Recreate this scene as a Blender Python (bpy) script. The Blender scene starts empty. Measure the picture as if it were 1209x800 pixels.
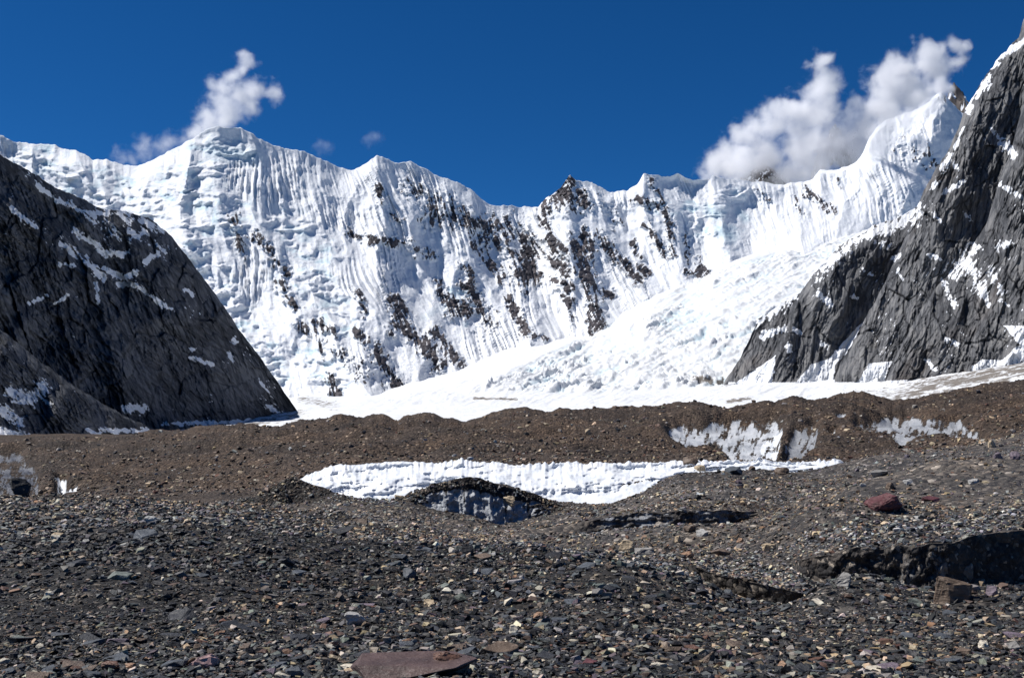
import bpy, bmesh, math, random
import numpy as np
from mathutils import Vector, Matrix

random.seed(5)
rng = np.random.default_rng(11)
sc = bpy.context.scene
COL = sc.collection

# ------------------------------------------------------------------ camera model
F = 1276.0                      # focal length in photograph pixels (38 mm on 36 mm film, 1209 px wide)
TH = math.atan(100.0 / F)       # upward pitch
CT, ST = math.cos(TH), math.sin(TH)
EYE = 1.7

def unproj(px, py, Y):
    """point at forward distance Y seen in direction (px, py)"""
    u = (px - 604.5) / F
    v = (400.0 - py) / F
    s = Y / (CT - v * ST)
    return u * s, Y + 0 * s, EYE + (ST + v * CT) * s

def proj(x, y, z):
    zz = z - EYE
    d = y * CT + zz * ST
    v = (zz * CT - y * ST) / d
    return 604.5 + F * x / d, 400.0 - F * v

def zrel(py, Y):
    v = (400.0 - py) / F
    return Y * (ST + v * CT) / (CT - v * ST)

# ------------------------------------------------------------------ noise (numpy)
_perm = rng.permutation(256).astype(np.int32)
_perm = np.concatenate([_perm, _perm, _perm])
_g = rng.normal(size=(256, 3)).astype(np.float32)
_g /= np.linalg.norm(_g, axis=1, keepdims=True)

def perlin(x, y, z=0.0):
    x = np.asarray(x, np.float32); y = np.asarray(y, np.float32)
    z = np.asarray(z, np.float32) + np.zeros_like(x)
    xi = np.floor(x).astype(np.int32); yi = np.floor(y).astype(np.int32); zi = np.floor(z).astype(np.int32)
    xf = x - xi; yf = y - yi; zf = z - zi
    xi &= 255; yi &= 255; zi &= 255
    u = xf * xf * xf * (xf * (xf * 6 - 15) + 10)
    v = yf * yf * yf * (yf * (yf * 6 - 15) + 10)
    w = zf * zf * zf * (zf * (zf * 6 - 15) + 10)
    def gr(i, j, k):
        h = _perm[_perm[_perm[(xi + i) & 255] + ((yi + j) & 255)] + ((zi + k) & 255)]
        g = _g[h]
        return g[..., 0] * (xf - i) + g[..., 1] * (yf - j) + g[..., 2] * (zf - k)
    a = gr(0, 0, 0); b = gr(1, 0, 0); a = a + u * (b - a)
    b = gr(0, 1, 0); c = gr(1, 1, 0); b = b + u * (c - b)
    a = a + v * (b - a)
    b = gr(0, 0, 1); c = gr(1, 0, 1); b = b + u * (c - b)
    c = gr(0, 1, 1); d = gr(1, 1, 1); c = c + u * (d - c)
    b = b + v * (c - b)
    return 1.5 * (a + w * (b - a))

def fbm(x, y, z=0.0, octv=5, gain=0.5, lac=2.03):
    s = 0; a = 1.0
    for i in range(octv):
        s = s + a * perlin(x, y, z + 7.3 * i)
        x = x * lac; y = y * lac; z = z * lac if np.ndim(z) else z
        a *= gain
    return s

def ridged(x, y, z=0.0, octv=5, gain=0.5, lac=2.03):
    s = 0; a = 1.0; w = 1.0
    for i in range(octv):
        n = 1.0 - np.abs(perlin(x, y, z + 5.1 * i)) * 1.6
        n = np.clip(n, 0, 1) ** 2
        s = s + a * n * w
        w = np.clip(n * 1.6, 0, 1)
        x = x * lac; y = y * lac
        a *= gain
    return s

def cells(x, y, seed=0):
    """voronoi F1, F2 and a random value per cell"""
    xi = np.floor(x).astype(np.int64); yi = np.floor(y).astype(np.int64)
    f1 = np.full(x.shape, 9.0, np.float32); f2 = f1.copy(); rv = f1 * 0
    for i in (-1, 0, 1):
        for j in (-1, 0, 1):
            cx = xi + i; cy = yi + j
            h = (cx * 73856093 ^ cy * 19349663 ^ (seed * 83492791)) & 0x7fffffff
            h = (h * 1103515245 + 12345) & 0x7fffffff
            a = ((h >> 8) & 1023) / 1023.0; b = ((h >> 18) & 1023) / 1023.0
            d = np.hypot(cx + a - x, cy + b - y).astype(np.float32)
            m = d < f1
            f2 = np.where(m, f1, np.minimum(f2, d))
            rv = np.where(m, ((h >> 4) & 1023) / 1023.0, rv)
            f1 = np.where(m, d, f1)
    return f1, f2, rv.astype(np.float32)

def facets(x, y, seed=0):
    """piecewise tilted planes: height, random value of the plane, distance to its border"""
    xi = np.floor(x).astype(np.int64); yi = np.floor(y).astype(np.int64)
    f1 = np.full(x.shape, 9.0, np.float32); f2 = f1.copy(); ht = f1 * 0; rv = f1 * 0
    for i in (-1, 0, 1):
        for j in (-1, 0, 1):
            cx = xi + i; cy = yi + j
            h = (cx * 73856093 ^ cy * 19349663 ^ ((seed + 7) * 83492791)) & 0x7fffffff
            h = (h * 1103515245 + 12345) & 0x7fffffff
            h2 = (h * 22695477 + 1) & 0x7fffffff
            ex = (x - cx - ((h >> 8) & 1023) / 1023.0).astype(np.float32); ey = (y - cy - ((h >> 18) & 1023) / 1023.0).astype(np.float32)
            d = np.hypot(ex, ey); m = d < f1
            r1 = ((h2 >> 6) & 1023) / 1023.0; r2 = ((h2 >> 16) & 1023) / 1023.0; r3 = ((h >> 4) & 1023) / 1023.0
            f2 = np.where(m, f1, np.minimum(f2, d))
            ht = np.where(m, (r1 - 0.5) * 2 * ex + (r2 - 0.5) * 2 * ey + (r3 - 0.5) * 0.7, ht)
            rv = np.where(m, r3, rv); f1 = np.where(m, d, f1)
    return ht, rv, f2 - f1

def sstep(a, b, x):
    t = np.clip((x - a) / (b - a), 0, 1)
    return t * t * (3 - 2 * t)

def curve(pts, px):
    a = np.array(pts, float)
    return [np.interp(px, a[:, 0], a[:, k]) for k in range(1, a.shape[1])]

def box1(a, n, axis=-1):
    """repeated [1 2 1] smoothing, ends kept"""
    a = np.moveaxis(np.array(a, float), axis, -1)
    for _ in range(n):
        b = a.copy()
        b[..., 1:-1] = 0.25 * a[..., :-2] + 0.5 * a[..., 1:-1] + 0.25 * a[..., 2:]
        a = b
    return np.moveaxis(a, -1, axis)

def seg_dist(px, py, x0, y0, x1, y1):
    dx, dy = x1 - x0, y1 - y0
    L2 = dx * dx + dy * dy + 1e-6
    t = np.clip(((px - x0) * dx + (py - y0) * dy) / L2, 0, 1)
    ex, ey = px - (x0 + t * dx), py - (y0 + t * dy)
    return np.hypot(ex, ey), dx * ey - dy * ex, t

def strokes(px, py, lst, soft=1.7):
    """soft union of strokes: polyline + half width (+ strength)"""
    out = np.zeros(px.shape, np.float32)
    for s in lst:
        pts, w = s[0], s[1]
        k = s[2] if len(s) > 2 else 1.0
        xs = [p[0] for p in pts]; ys = [p[1] for p in pts]
        m = (px > min(xs) - 3 * w - 3) & (px < max(xs) + 3 * w + 3) & (py > min(ys) - 3 * w - 3) & (py < max(ys) + 3 * w + 3)
        if not m.any():
            continue
        X = px[m]; Yv = py[m]
        d = np.full(X.shape, 1e9)
        if len(pts) == 1:
            d = np.hypot(X - pts[0][0], Yv - pts[0][1])
        for a, b in zip(pts[:-1], pts[1:]):
            d = np.minimum(d, seg_dist(X, Yv, a[0], a[1], b[0], b[1])[0])
        f = k * np.clip(1.0 - d / (w * soft), 0, 1) 
        out[m] = np.maximum(out[m], f)
    return out

def in_poly(px, py, poly):
    r = np.zeros(px.shape, bool)
    n = len(poly)
    for i in range(n):
        x0, y0 = poly[i]; x1, y1 = poly[(i + 1) % n]
        c = ((y0 > py) != (y1 > py)) & (px < (x1 - x0) * (py - y0) / (y1 - y0 + 1e-9) + x0)
        r ^= c
    return r

# ------------------------------------------------------------------ mesh helpers
def mesh_from(name, co, faces_flat, sizes, mat, smooth=True, attrs=None, cols=None):
    me = bpy.data.meshes.new(name)
    me.vertices.add(len(co)); me.vertices.foreach_set('co', np.ascontiguousarray(co, np.float32).ravel())
    me.loops.add(len(faces_flat)); me.loops.foreach_set('vertex_index', np.ascontiguousarray(faces_flat, np.int32))
    me.polygons.add(len(sizes))
    st = np.concatenate([[0], np.cumsum(sizes)[:-1]]).astype(np.int32)
    me.polygons.foreach_set('loop_start', st)
    me.polygons.foreach_set('use_smooth', np.full(len(sizes), smooth, bool))
    me.update(calc_edges=True)
    for k, v in (attrs or {}).items():
        a = me.attributes.new(k, 'FLOAT', 'POINT'); a.data.foreach_set('value', np.ascontiguousarray(v, np.float32).ravel())
    for k, v in (cols or {}).items():
        a = me.attributes.new(k, 'FLOAT_COLOR', 'POINT'); a.data.foreach_set('color', np.ascontiguousarray(v, np.float32).ravel())
    me.materials.append(mat)
    return me

def grid_obj(name, X, Y, Z, mat, attrs=None, flip=False):
    R, C = X.shape
    co = np.stack([X, Y, Z], -1).reshape(-1, 3)
    i = np.arange(R * C).reshape(R, C)
    q = np.stack([i[:-1, :-1], i[:-1, 1:], i[1:, 1:], i[1:, :-1]], -1)
    if flip:
        q = q[..., ::-1]
    q = q.reshape(-1)
    me = mesh_from(name, co, q, np.full(len(q) // 4, 4), mat, True, attrs)
    o = bpy.data.objects.new(name, me); COL.objects.link(o)
    return o

def tag(o, label=None, cat=None, group=None, kind=None):
    if label: o['label'] = label
    if cat: o['category'] = cat
    if group: o['group'] = group
    if kind: o['kind'] = kind
    return o

# ------------------------------------------------------------------ node helpers
class NT:
    def __init__(s, name):
        s.m = bpy.data.materials.new(name); s.m.use_nodes = True
        s.t = s.m.node_tree; s.t.nodes.clear()
        s.out = s.t.nodes.new('ShaderNodeOutputMaterial')
    def n(s, typ, **kw):
        nd = s.t.nodes.new(typ)
        for k, v in kw.items():
            if k.startswith('i_'):
                nd.inputs[k[2:].replace('_', ' ')].default_value = v
            else:
                setattr(nd, k, v)
        return nd
    def l(s, a, b): s.t.links.new(a, b)
    def put(s, v, sock):
        if isinstance(v, (int, float)): sock.default_value = v
        elif isinstance(v, tuple): sock.default_value = v if len(v) == len(sock.default_value) else tuple(v) + (1,)
        else: s.l(v, sock)
    def math(s, op, a, b=0.0, c=0.0, clamp=False):
        nd = s.n('ShaderNodeMath', operation=op, use_clamp=clamp)
        for k, v in enumerate((a, b, c)): s.put(v, nd.inputs[k])
        return nd.outputs[0]
    def mix(s, f, a, b, blend='MIX'):
        nd = s.n('ShaderNodeMix', data_type='RGBA', blend_type=blend)
        s.put(f, nd.inputs[0]); s.put(a, nd.inputs[6]); s.put(b, nd.inputs[7])
        return nd.outputs[2]
    def attr(s, name): return s.n('ShaderNodeAttribute', attribute_name=name)
    def noise(s, vec, scale, detail=4, rough=0.6, dist=0.0):
        nd = s.n('ShaderNodeTexNoise'); s.l(vec, nd.inputs['Vector'])
        nd.inputs['Scale'].default_value = scale; nd.inputs['Detail'].default_value = detail
        nd.inputs['Roughness'].default_value = rough; nd.inputs['Distortion'].default_value = dist
        return nd.outputs[0]
    def voro(s, vec, scale, feature='F1'):
        nd = s.n('ShaderNodeTexVoronoi', feature=feature); s.l(vec, nd.inputs['Vector'])
        nd.inputs['Scale'].default_value = scale
        return nd
    def ramp(s, fac, stops, interp='LINEAR'):
        nd = s.n('ShaderNodeValToRGB'); cr = nd.color_ramp; cr.interpolation = interp
        while len(cr.elements) < len(stops): cr.elements.new(0.5)
        for e, (p, c) in zip(cr.elements, stops):
            e.position = p; e.color = (c if isinstance(c, tuple) else (c, c, c)) + (1,)
        s.put(fac, nd.inputs[0])
        return nd.outputs[0]
    def smooth(s, x, a, b):
        nd = s.n('ShaderNodeMapRange', interpolation_type='SMOOTHSTEP')
        s.put(x, nd.inputs[0]); nd.inputs[1].default_value = a; nd.inputs[2].default_value = b
        return nd.outputs[0]
    def scaled(s, vec, v):
        nd = s.n('ShaderNodeVectorMath', operation='MULTIPLY'); s.l(vec, nd.inputs[0]); nd.inputs[1].default_value = v
        return nd.outputs[0]
    def coord(s): return s.n('ShaderNodeTexCoord').outputs['Object']
    def bump(s, h, strength, dist, prev=None):
        nd = s.n('ShaderNodeBump'); s.l(h, nd.inputs['Height'])
        nd.inputs['Strength'].default_value = strength; nd.inputs['Distance'].default_value = dist
        if prev is not None: s.l(prev, nd.inputs['Normal'])
        return nd.outputs[0]
    def bsdf(s, col, rough, normal=None, spec=0.3):
        b = s.n('ShaderNodeBsdfPrincipled')
        s.put(col, b.inputs['Base Color']); s.put(rough, b.inputs['Roughness'])
        b.inputs['Specular IOR Level'].default_value = spec
        if normal is not None: s.l(normal, b.inputs['Normal'])
        s.l(b.outputs[0], s.out.inputs['Surface'])
        return b

def mat_snow_wall():
    t = NT('snow_and_rock_face'); c = t.coord()
    rock = t.attr('rock').outputs['Fac']; ice = t.attr('ice').outputs['Fac']
    n1 = t.noise(c, 0.012, 6, 0.7)
    n2 = t.noise(c, 0.05, 5, 0.65)
    rcol = t.ramp(n1, [(0.3, (0.040, 0.038, 0.046)), (0.5, (0.080, 0.073, 0.080)), (0.7, (0.145, 0.125, 0.122))])
    scol = t.mix(t.smooth(n2, 0.35, 0.7), (0.76, 0.79, 0.83), (0.88, 0.885, 0.89))
    scol = t.mix(t.math('MULTIPLY', ice, 0.8), scol, (0.52, 0.69, 0.76))
    n5 = t.noise(t.scaled(c, (1, 1, 0.5)), 0.09, 4, 0.7)
    m = t.math('ADD', rock, t.math('MULTIPLY', t.math('SUBTRACT', n2, 0.5), 0.7))
    m = t.math('ADD', m, t.math('MULTIPLY', t.math('SUBTRACT', n5, 0.5), 0.7))
    m = t.smooth(m, 0.44, 0.60)
    col = t.mix(m, scol, rcol)
    nb = t.bump(n2, 0.6, 14.0)
    nb = t.bump(t.noise(c, 0.2, 3, 0.6), 0.4, 3.0, nb)
    t.bsdf(col, 0.75, nb, 0.15)
    return t.m

def mat_glacier():
    t = NT('glacier_snow'); c = t.coord()
    ice = t.attr('ice').outputs['Fac']; deb = t.attr('debris').outputs['Fac']
    n1 = t.noise(c, 0.02, 6, 0.65); n2 = t.noise(c, 0.12, 5, 0.7)
    scol = t.mix(n1, (0.60, 0.63, 0.66), (0.74, 0.745, 0.75))
    scol = t.mix(t.math('MULTIPLY', ice, 0.75), scol, (0.56, 0.70, 0.76))
    gcol = t.ramp(n2, [(0.3, (0.10, 0.088, 0.075)), (0.7, (0.26, 0.235, 0.21))])
    m = t.math('ADD', deb, t.math('MULTIPLY', t.math('SUBTRACT', n2, 0.5), 1.1))
    col = t.mix(t.smooth(m, 0.42, 0.6), scol, gcol)
    t.bsdf(col, 0.7, t.bump(n2, 0.5, 4.0), 0.15)
    return t.m

def mat_rock(name, a, b, d, warm, mpatch=0.45):
    t = NT(name); c = t.coord()
    snow = t.attr('snow').outputs['Fac']
    st = t.scaled(c, (1.0, 1.0, 0.5))
    tone = t.attr('tone').outputs['Fac']
    n1 = t.noise(st, 0.11, 7, 0.74, 0.4)
    n2 = t.noise(c, 0.10, 6, 0.7)
    n3 = t.noise(c, 0.006, 3, 0.5)
    n4 = t.noise(st, 0.35, 4, 0.7)
    mixn = t.math('ADD', t.math('MULTIPLY', tone, 0.5), t.math('ADD', t.math('MULTIPLY', n1, 0.3), t.math('MULTIPLY', n4, 0.2)))
    col = t.ramp(mixn, [(0.36, a), (0.5, b), (0.63, d)])
    col = t.mix(t.smooth(n3, 0.56, 0.75), col, t.mix(0.22, col, warm))
    m = t.math('ADD', snow, t.math('MULTIPLY', t.math('SUBTRACT', n2, 0.5), mpatch))
    m = t.smooth(m, 0.44, 0.56)
    col = t.mix(m, col, (0.86, 0.88, 0.91))
    nb = t.bump(n1, 0.8, 7.0)
    nb = t.bump(n4, 0.8, 2.5, nb)
    t.bsdf(col, 0.8, nb, 0.2)
    return t.m

def mat_ground():
    t = NT('moraine_debris'); c = t.coord()
    ice = t.attr('ice').outputs['Fac']; clean = t.attr('clean').outputs['Fac']
    brown = t.attr('brown').outputs['Fac']; coarse = t.attr('coarse').outputs['Fac']
    # three sizes of debris
    cw = t.n('ShaderNodeVectorMath', operation='ADD'); t.l(c, cw.inputs[0])
    wn = t.n('ShaderNodeTexNoise'); t.l(c, wn.inputs['Vector']); wn.inputs['Scale'].default_value = 3.0
    t.l(t.scaled(wn.outputs['Color'], (0.12, 0.12, 0.12)), cw.inputs[1])
    v1 = t.voro(cw.outputs[0], 16.0); v2 = t.voro(cw.outputs[0], 4.5); v3 = t.voro(c, 1.7)
    def pick(v):
        sp = t.n('ShaderNodeSeparateColor'); t.l(v.outputs['Color'], sp.inputs[0]); return sp.outputs[0], sp.outputs[1]
    r1, g1 = pick(v1); r2, g2 = pick(v2); r3, g3 = pick(v3)
    near = t.ramp(r1, [(0.0, (0.010, 0.010, 0.011)), (0.4, (0.03, 0.03, 0.031)), (0.65, (0.065, 0.058, 0.05)), (0.84, (0.13, 0.115, 0.095)), (0.93, (0.42, 0.37, 0.30))], 'CONSTANT')
    mid = t.ramp(r2, [(0.0, (0.035, 0.033, 0.033)), (0.35, (0.062, 0.057, 0.052)), (0.65, (0.095, 0.083, 0.072)), (0.86, (0.15, 0.13, 0.11)), (0.95, (0.32, 0.29, 0.25))], 'CONSTANT')
    far = t.ramp(r3, [(0.0, (0.036, 0.027, 0.021)), (0.3, (0.056, 0.043, 0.033)), (0.7, (0.078, 0.061, 0.048)), (0.95, (0.14, 0.115, 0.092)), (0.99, (0.30, 0.26, 0.22))], 'CONSTANT')
    f1 = t.math('MULTIPLY', coarse, 2.0, clamp=True)
    f2 = t.math('SUBTRACT', t.math('MULTIPLY', coarse, 2.0), 1.0, clamp=True)
    col = t.mix(f1, near, mid); col = t.mix(f2, col, far)
    big = t.noise(c, 0.08, 5, 0.6)
    big2 = t.noise(c, 0.03, 6, 0.7, 0.5)
    col = t.mix(0.75, col, t.mix(t.smooth(big, 0.35, 0.65), (0.62, 0.60, 0.60), (1.35, 1.3, 1.25)), 'MULTIPLY')
    col = t.mix(0.8, col, t.mix(t.smooth(big2, 0.38, 0.62), (0.76, 0.80, 0.85), (1.22, 1.16, 1.07)), 'MULTIPLY')
    tint = t.mix(brown, (1.0, 1.0, 1.02), (1.04, 0.95, 0.87))
    col = t.mix(1.0, col, tint, 'MULTIPLY')
    dk = t.attr('dark').outputs['Fac']
    col = t.mix(dk, col, t.mix(1.0, col, (0.42, 0.41, 0.40), 'MULTIPLY'))
    # ice
    sv = t.scaled(c, (1.0, 1.0, 0.22))
    s1 = t.noise(sv, 2.6, 7, 0.72); s2 = t.noise(c, 0.35, 5, 0.65)
    dirty = t.ramp(s1, [(0.34, (0.035, 0.036, 0.04)), (0.52, (0.10, 0.105, 0.12)), (0.66, (0.27, 0.28, 0.29)), (0.78, (0.60, 0.61, 0.61))])
    white = t.ramp(t.math('ADD', t.math('MULTIPLY', s1, 0.25), t.math('MULTIPLY', s2, 0.75)), [(0.34, (0.58, 0.62, 0.66)), (0.5, (0.72, 0.745, 0.77)), (0.62, (0.83, 0.84, 0.85))])
    icol = t.mix(clean, dirty, white)
    im = t.math('ADD', ice, t.math('MULTIPLY', t.math('SUBTRACT', t.noise(sv, 1.3, 7, 0.75), 0.5), 0.9))
    im = t.smooth(im, 0.42, 0.58)
    col = t.mix(im, col, icol)
    hb = t.math('MULTIPLY', t.math('SUBTRACT', 1.0, v1.outputs['Distance']), t.math('SUBTRACT', 1.0, f1))
    b1 = t.bump(hb, 0.8, 0.05)
    hb2 = t.math('MULTIPLY', t.math('ADD', r2, t.math('SUBTRACT', 0.6, v2.outputs['Distance'])), t.math('SUBTRACT', 1.0, im))
    b2 = t.bump(hb2, 0.7, 0.15, b1)
    hb3 = t.math('MULTIPLY', t.math('MULTIPLY', t.math('ADD', r3, t.math('SUBTRACT', 0.6, v3.outputs['Distance'])), f2), t.math('SUBTRACT', 1.0, im))
    b3 = t.bump(hb3, 0.8, 0.6, b2)
    b4 = t.bump(t.math('MULTIPLY', s1, t.math('MULTIPLY', im, t.math('SUBTRACT', 1.0, t.math('MULTIPLY', clean, 0.9)))), 0.6, 0.5, b3)
    t.bsdf(col, t.math('SUBTRACT', 0.85, t.math('MULTIPLY', im, 0.4)), b4, 0.3)
    return t.m

def mat_rubble():
    t = NT('rubble_stones'); c = t.coord()
    a = t.attr('Col')
    n = t.noise(c, 9.0, 5, 0.7)
    col = t.mix(1.0, a.outputs['Color'], t.mix(n, (0.55, 0.55, 0.55), (1.45, 1.43, 1.40)), 'MULTIPLY')
    t.bsdf(col, 0.62, t.bump(t.noise(c, 30.0, 3, 0.6), 0.5, 0.02), 0.4)
    return t.m

STONE_COL = {
    'charcoal': (0.026, 0.027, 0.030), 'black': (0.012, 0.012, 0.013), 'slate': (0.062, 0.070, 0.080), 'green': (0.13, 0.145, 0.125),
    'grey': (0.21, 0.20, 0.185), 'pale': (0.34, 0.33, 0.31), 'cream': (0.54, 0.48, 0.38), 'tan': (0.40, 0.31, 0.20),
    'brown': (0.12, 0.085, 0.06), 'rust': (0.115, 0.058, 0.038), 'orange': (0.27, 0.16, 0.095), 'umber': (0.072, 0.045, 0.040), 'red': (0.095, 0.032, 0.034),
    'purple': (0.13, 0.10, 0.12), 'pink': (0.27, 0.17, 0.16),
}
_sm = {}
def mat_stone(k):
    if k in _sm: return _sm[k]
    a = STONE_COL[k]
    t = NT('stone_' + k); c = t.coord()
    n = t.noise(c, 4.0, 7, 0.72); n2 = t.noise(t.scaled(c, (1, 1, 6)), 7.0, 4, 0.6); n3 = t.noise(c, 22.0, 3, 0.6)
    col = t.ramp(n, [(0.28, tuple(x * 0.5 for x in a)), (0.5, a), (0.72, tuple(min(0.8, x * 1.6 + 0.01) for x in a))])
    col = t.mix(t.smooth(n3, 0.62, 0.72), col, tuple(min(.7, x * 1.8 + 0.03) for x in a))
    b = t.bump(n2, 0.6, 0.04); b = t.bump(n3, 0.5, 0.015, b)
    t.bsdf(col, 0.6, b, 0.4)
    _sm[k] = t.m
    return t.m

# ------------------------------------------------------------------ distant snow range
def build_wall():
    px1 = np.arange(-170, 1380, 1.15); C = len(px1)
    crest = [(-200, 150), (-120, 172), (-60, 150), (0, 160), (20, 168), (45, 170), (62, 170), (75, 176), (90, 178), (100, 183), (110, 190), (125, 188), (140, 194), (160, 196), (185, 188),
             (200, 178), (215, 170), (232, 162), (245, 152), (256, 150), (265, 150), (285, 151), (300, 160), (315, 168), (328, 174), (345, 176), (365, 182), (385, 190), (405, 199), (415, 201),
             (425, 197), (435, 190), (445, 183), (455, 188), (470, 191), (485, 191), (500, 198), (515, 206), (535, 214), (555, 222), (566, 232), (575, 240), (590, 243), (605, 243), (620, 244),
             (636, 243), (645, 232), (655, 227), (662, 220), (668, 212), (673, 206), (680, 212), (700, 216), (715, 224), (728, 227), (740, 225), (752, 218), (760, 204), (770, 206), (785, 209),
             (800, 206), (812, 212), (830, 213), (845, 208), (858, 211), (880, 213), (905, 215), (925, 218), (945, 216), (960, 211), (968, 202), (985, 200), (1000, 196), (1012, 190), (1020, 178),
             (1025, 165), (1035, 150), (1045, 142), (1060, 137), (1075, 132), (1090, 126), (1105, 112), (1111, 108), (1116, 113), (1130, 128), (1145, 140), (1170, 150), (1250, 170), (1400, 150)]
    cpy = curve(crest, px1)[0]
    cpy = cpy + 2.0 * fbm(px1 / 14.0, px1 * 0 + 3.3, octv=4, gain=0.6)
    base = GBASE
    bpy_, bY = curve(base, px1)
    bpy_ = box1(bpy_, 12); bY = box1(bY, 60)
    cY = box1(curve([(-200, 6000), (0, 6100), (265, 6100), (450, 6650), (620, 7350), (760, 7800), (900, 8600), (1000, 9100), (1118, 9600), (1400, 9900)], px1)[0], 60)
    R = 400
    t = np.linspace(0, 1, R)[:, None]
    ext = 22.0
    PX = np.broadcast_to(px1, (R, C)).astype(np.float64)
    PY = cpy + (bpy_ + ext - cpy) * t
    tt = np.clip((PY - cpy) / (bpy_ - cpy), 0, 1.2)
    D = cY + (bY - cY) * (0.72 * tt + 0.28 * tt ** 2)
    rel = np.zeros_like(D)
    px, py = PX, PY
    # warped coordinates, leaning down to the right in the middle of the face
    lean = np.interp(px1, [-200, 150, 300, 450, 800, 900, 1100, 1400], [0.25, 0.15, 0.1, 0.3, 0.38, 0.3, 0.2, 0.0])
    q = px - lean * (py - cpy) + 9 * perlin(px / 70, py / 70, 4.0)
    # big spurs: closer to the viewer along traced ridge lines
    spurs = [
        ([(262, 150), (246, 200), (268, 255), (300, 292), (345, 352), (400, 425), (440, 470)], 185, 85, 75),
        ([(446, 184), (452, 250), (445, 325), (468, 372), (500, 418), (550, 450)], 190, 60, 52),
        ([(520, 208), (545, 270), (572, 330), (600, 372), (640, 410)], 150, 45, 32),
        ([(575, 240), (600, 290), (625, 350), (640, 400)], 110, 30, 24),
        ([(673, 206), (664, 260), (676, 310), (700, 350), (715, 400)], 210, 42, 34),
        ([(640, 240), (648, 290), (664, 335), (672, 380)], 110, 24, 22),
        ([(760, 204), (785, 262), (812, 315), (850, 350)], 170, 40, 34),
        ([(700, 216), (715, 270), (740, 320), (765, 350)], 110, 26, 24),
        ([(1045, 142), (1022, 178), (1010, 220), (985, 270), (950, 300)], 330, 70, 150),
        ([(960, 211), (955, 240), (940, 290)], 90, 30, 26),
        ([(905, 215), (912, 250), (915, 300)], 80, 28, 28),
        ([(845, 208), (850, 260), (862, 310)], 90, 34, 28),
        ([(385, 190), (372, 230), (390, 300), (420, 360), (432, 420)], 130, 48, 36),
        ([(62, 170), (90, 205), (130, 235), (190, 280)], 180, 50, 60),
        ([(185, 188), (200, 215), (222, 260), (250, 330)], 140, 60, 60),
        ([(1118, 105), (1100, 160), (1075, 220)], 160, 40, 60),
    ]
    for pts, amp, wl, wr in spurs:
        best = np.full(px.shape, 1e9); sg = np.zeros_like(px); tp = np.zeros_like(px)
        n = len(pts) - 1
        wx = px + 7 * perlin(px / 26, py / 26, 1.0) + 3.5 * perlin(px / 9, py / 9, 2.0); wy = py
        for k, (a, b) in enumerate(zip(pts[:-1], pts[1:])):
            d, s, tq = seg_dist(wx, wy, a[0], a[1], b[0], b[1])
            m = d < best
            best = np.where(m, d, best); sg = np.where(m, s, sg); tp = np.where(m, (k + tq) / n, tp)
        w = np.where(sg > 0, wl, wr)       # down-going line: positive cross product lies to its left
        prof = np.clip(1 - best / w, 0, 1)
        fade = sstep(0, 0.4, tp) * 0.75 + 0.25
        rel += amp * prof ** 1.15 * fade
    # relief from fractal ridges
    rel += 92 * (ridged(q / 62, py / 150, 0.5, 4, 0.42) - 0.8)
    rel += 46 * fbm(px / 60, py / 60, 2.0, 5, 0.45)
    # flutes (snow runnels)
    fl = ridged((q + 1.5 * perlin(px / 30, py / 30, 6.0)) / 5.0, py / 170, 9.0, 3, 0.5)
    flm = 0.12 + 1.0 * sstep(-0.2, 0.35, perlin(px / 60, py / 50, 8.0) + 0.35 * strokes(px, py, [([(300, 190), (390, 225)], 40), ([(440, 195), (520, 230)], 35), ([(300, 300), (318, 360)], 22), ([(640, 360), (680, 380)], 25), ([(880, 240), (1010, 240)], 35), ([(570, 380), (610, 400)], 20)], 1.5))
    serac_l = [([(40, 190), (120, 225), (200, 245), (270, 250)], 30), ([(225, 165), (290, 178)], 14), ([(250, 200), (200, 210)], 16), ([(340, 265), (375, 300), (345, 330)], 26), ([(385, 345), (400, 385)], 24),
               ([(362, 420), (395, 450)], 22), ([(545, 345), (555, 380)], 9), ([(760, 245), (850, 250)], 12), ([(830, 262), (860, 285), (845, 262)], 18), ([(812, 240), (875, 230)], 10), ([(230, 290), (250, 330)], 22), ([(260, 340), (330, 450)], 18)]
    ser = sstep(0.05, 0.7, strokes(px + 10 * fbm(px / 30, py / 30, 91.0, 3), py + 8 * fbm(px / 30, py / 30, 93.0, 3), serac_l, 1.5))
    rel += np.interp(px1, [0, 230, 380, 450, 700, 860, 1200], [18, 14, 15, 21, 21, 14, 12]) * (fl - 0.6) * flm * (1 - 0.85 * ser)
    rel += 10 * (ridged(q / 3.2, py / 40, 3.0, 2, 0.5) - 0.6) * flm * (1 - ser)
    # hanging ice: ledges and broken blocks
    w = (py + 0.12 * px + 15 * fbm(px / 55, py / 40, 6.0, 5, 0.55)) / 17.0
    stair = np.floor(w) + sstep(0.0, 0.28, w - np.floor(w)) - w
    f1, f2, rv = cells((px + 5 * perlin(px / 15, py / 15)) / 13.0, w * 1.5, 3)
    stm = sstep(-0.25, 0.35, fbm(px / 30, py / 16, 21.0, 3))
    rel += 7 * (ridged(px / 22, py / 22, 71.0, 4, 0.5) - 0.7)
    rel += ser * (56 * stair * stm + 15 * (rv - 0.5) * sstep(0.02, 0.2, f2 - f1) * sstep(0.0, 0.4, fbm(px / 35, py / 22, 17.0, 3)) + 7 * fbm(px / 10, py / 7, 3.0, 4, 0.6))
    D = D - rel * sstep(-0.02, 0.06, tt)
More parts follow.
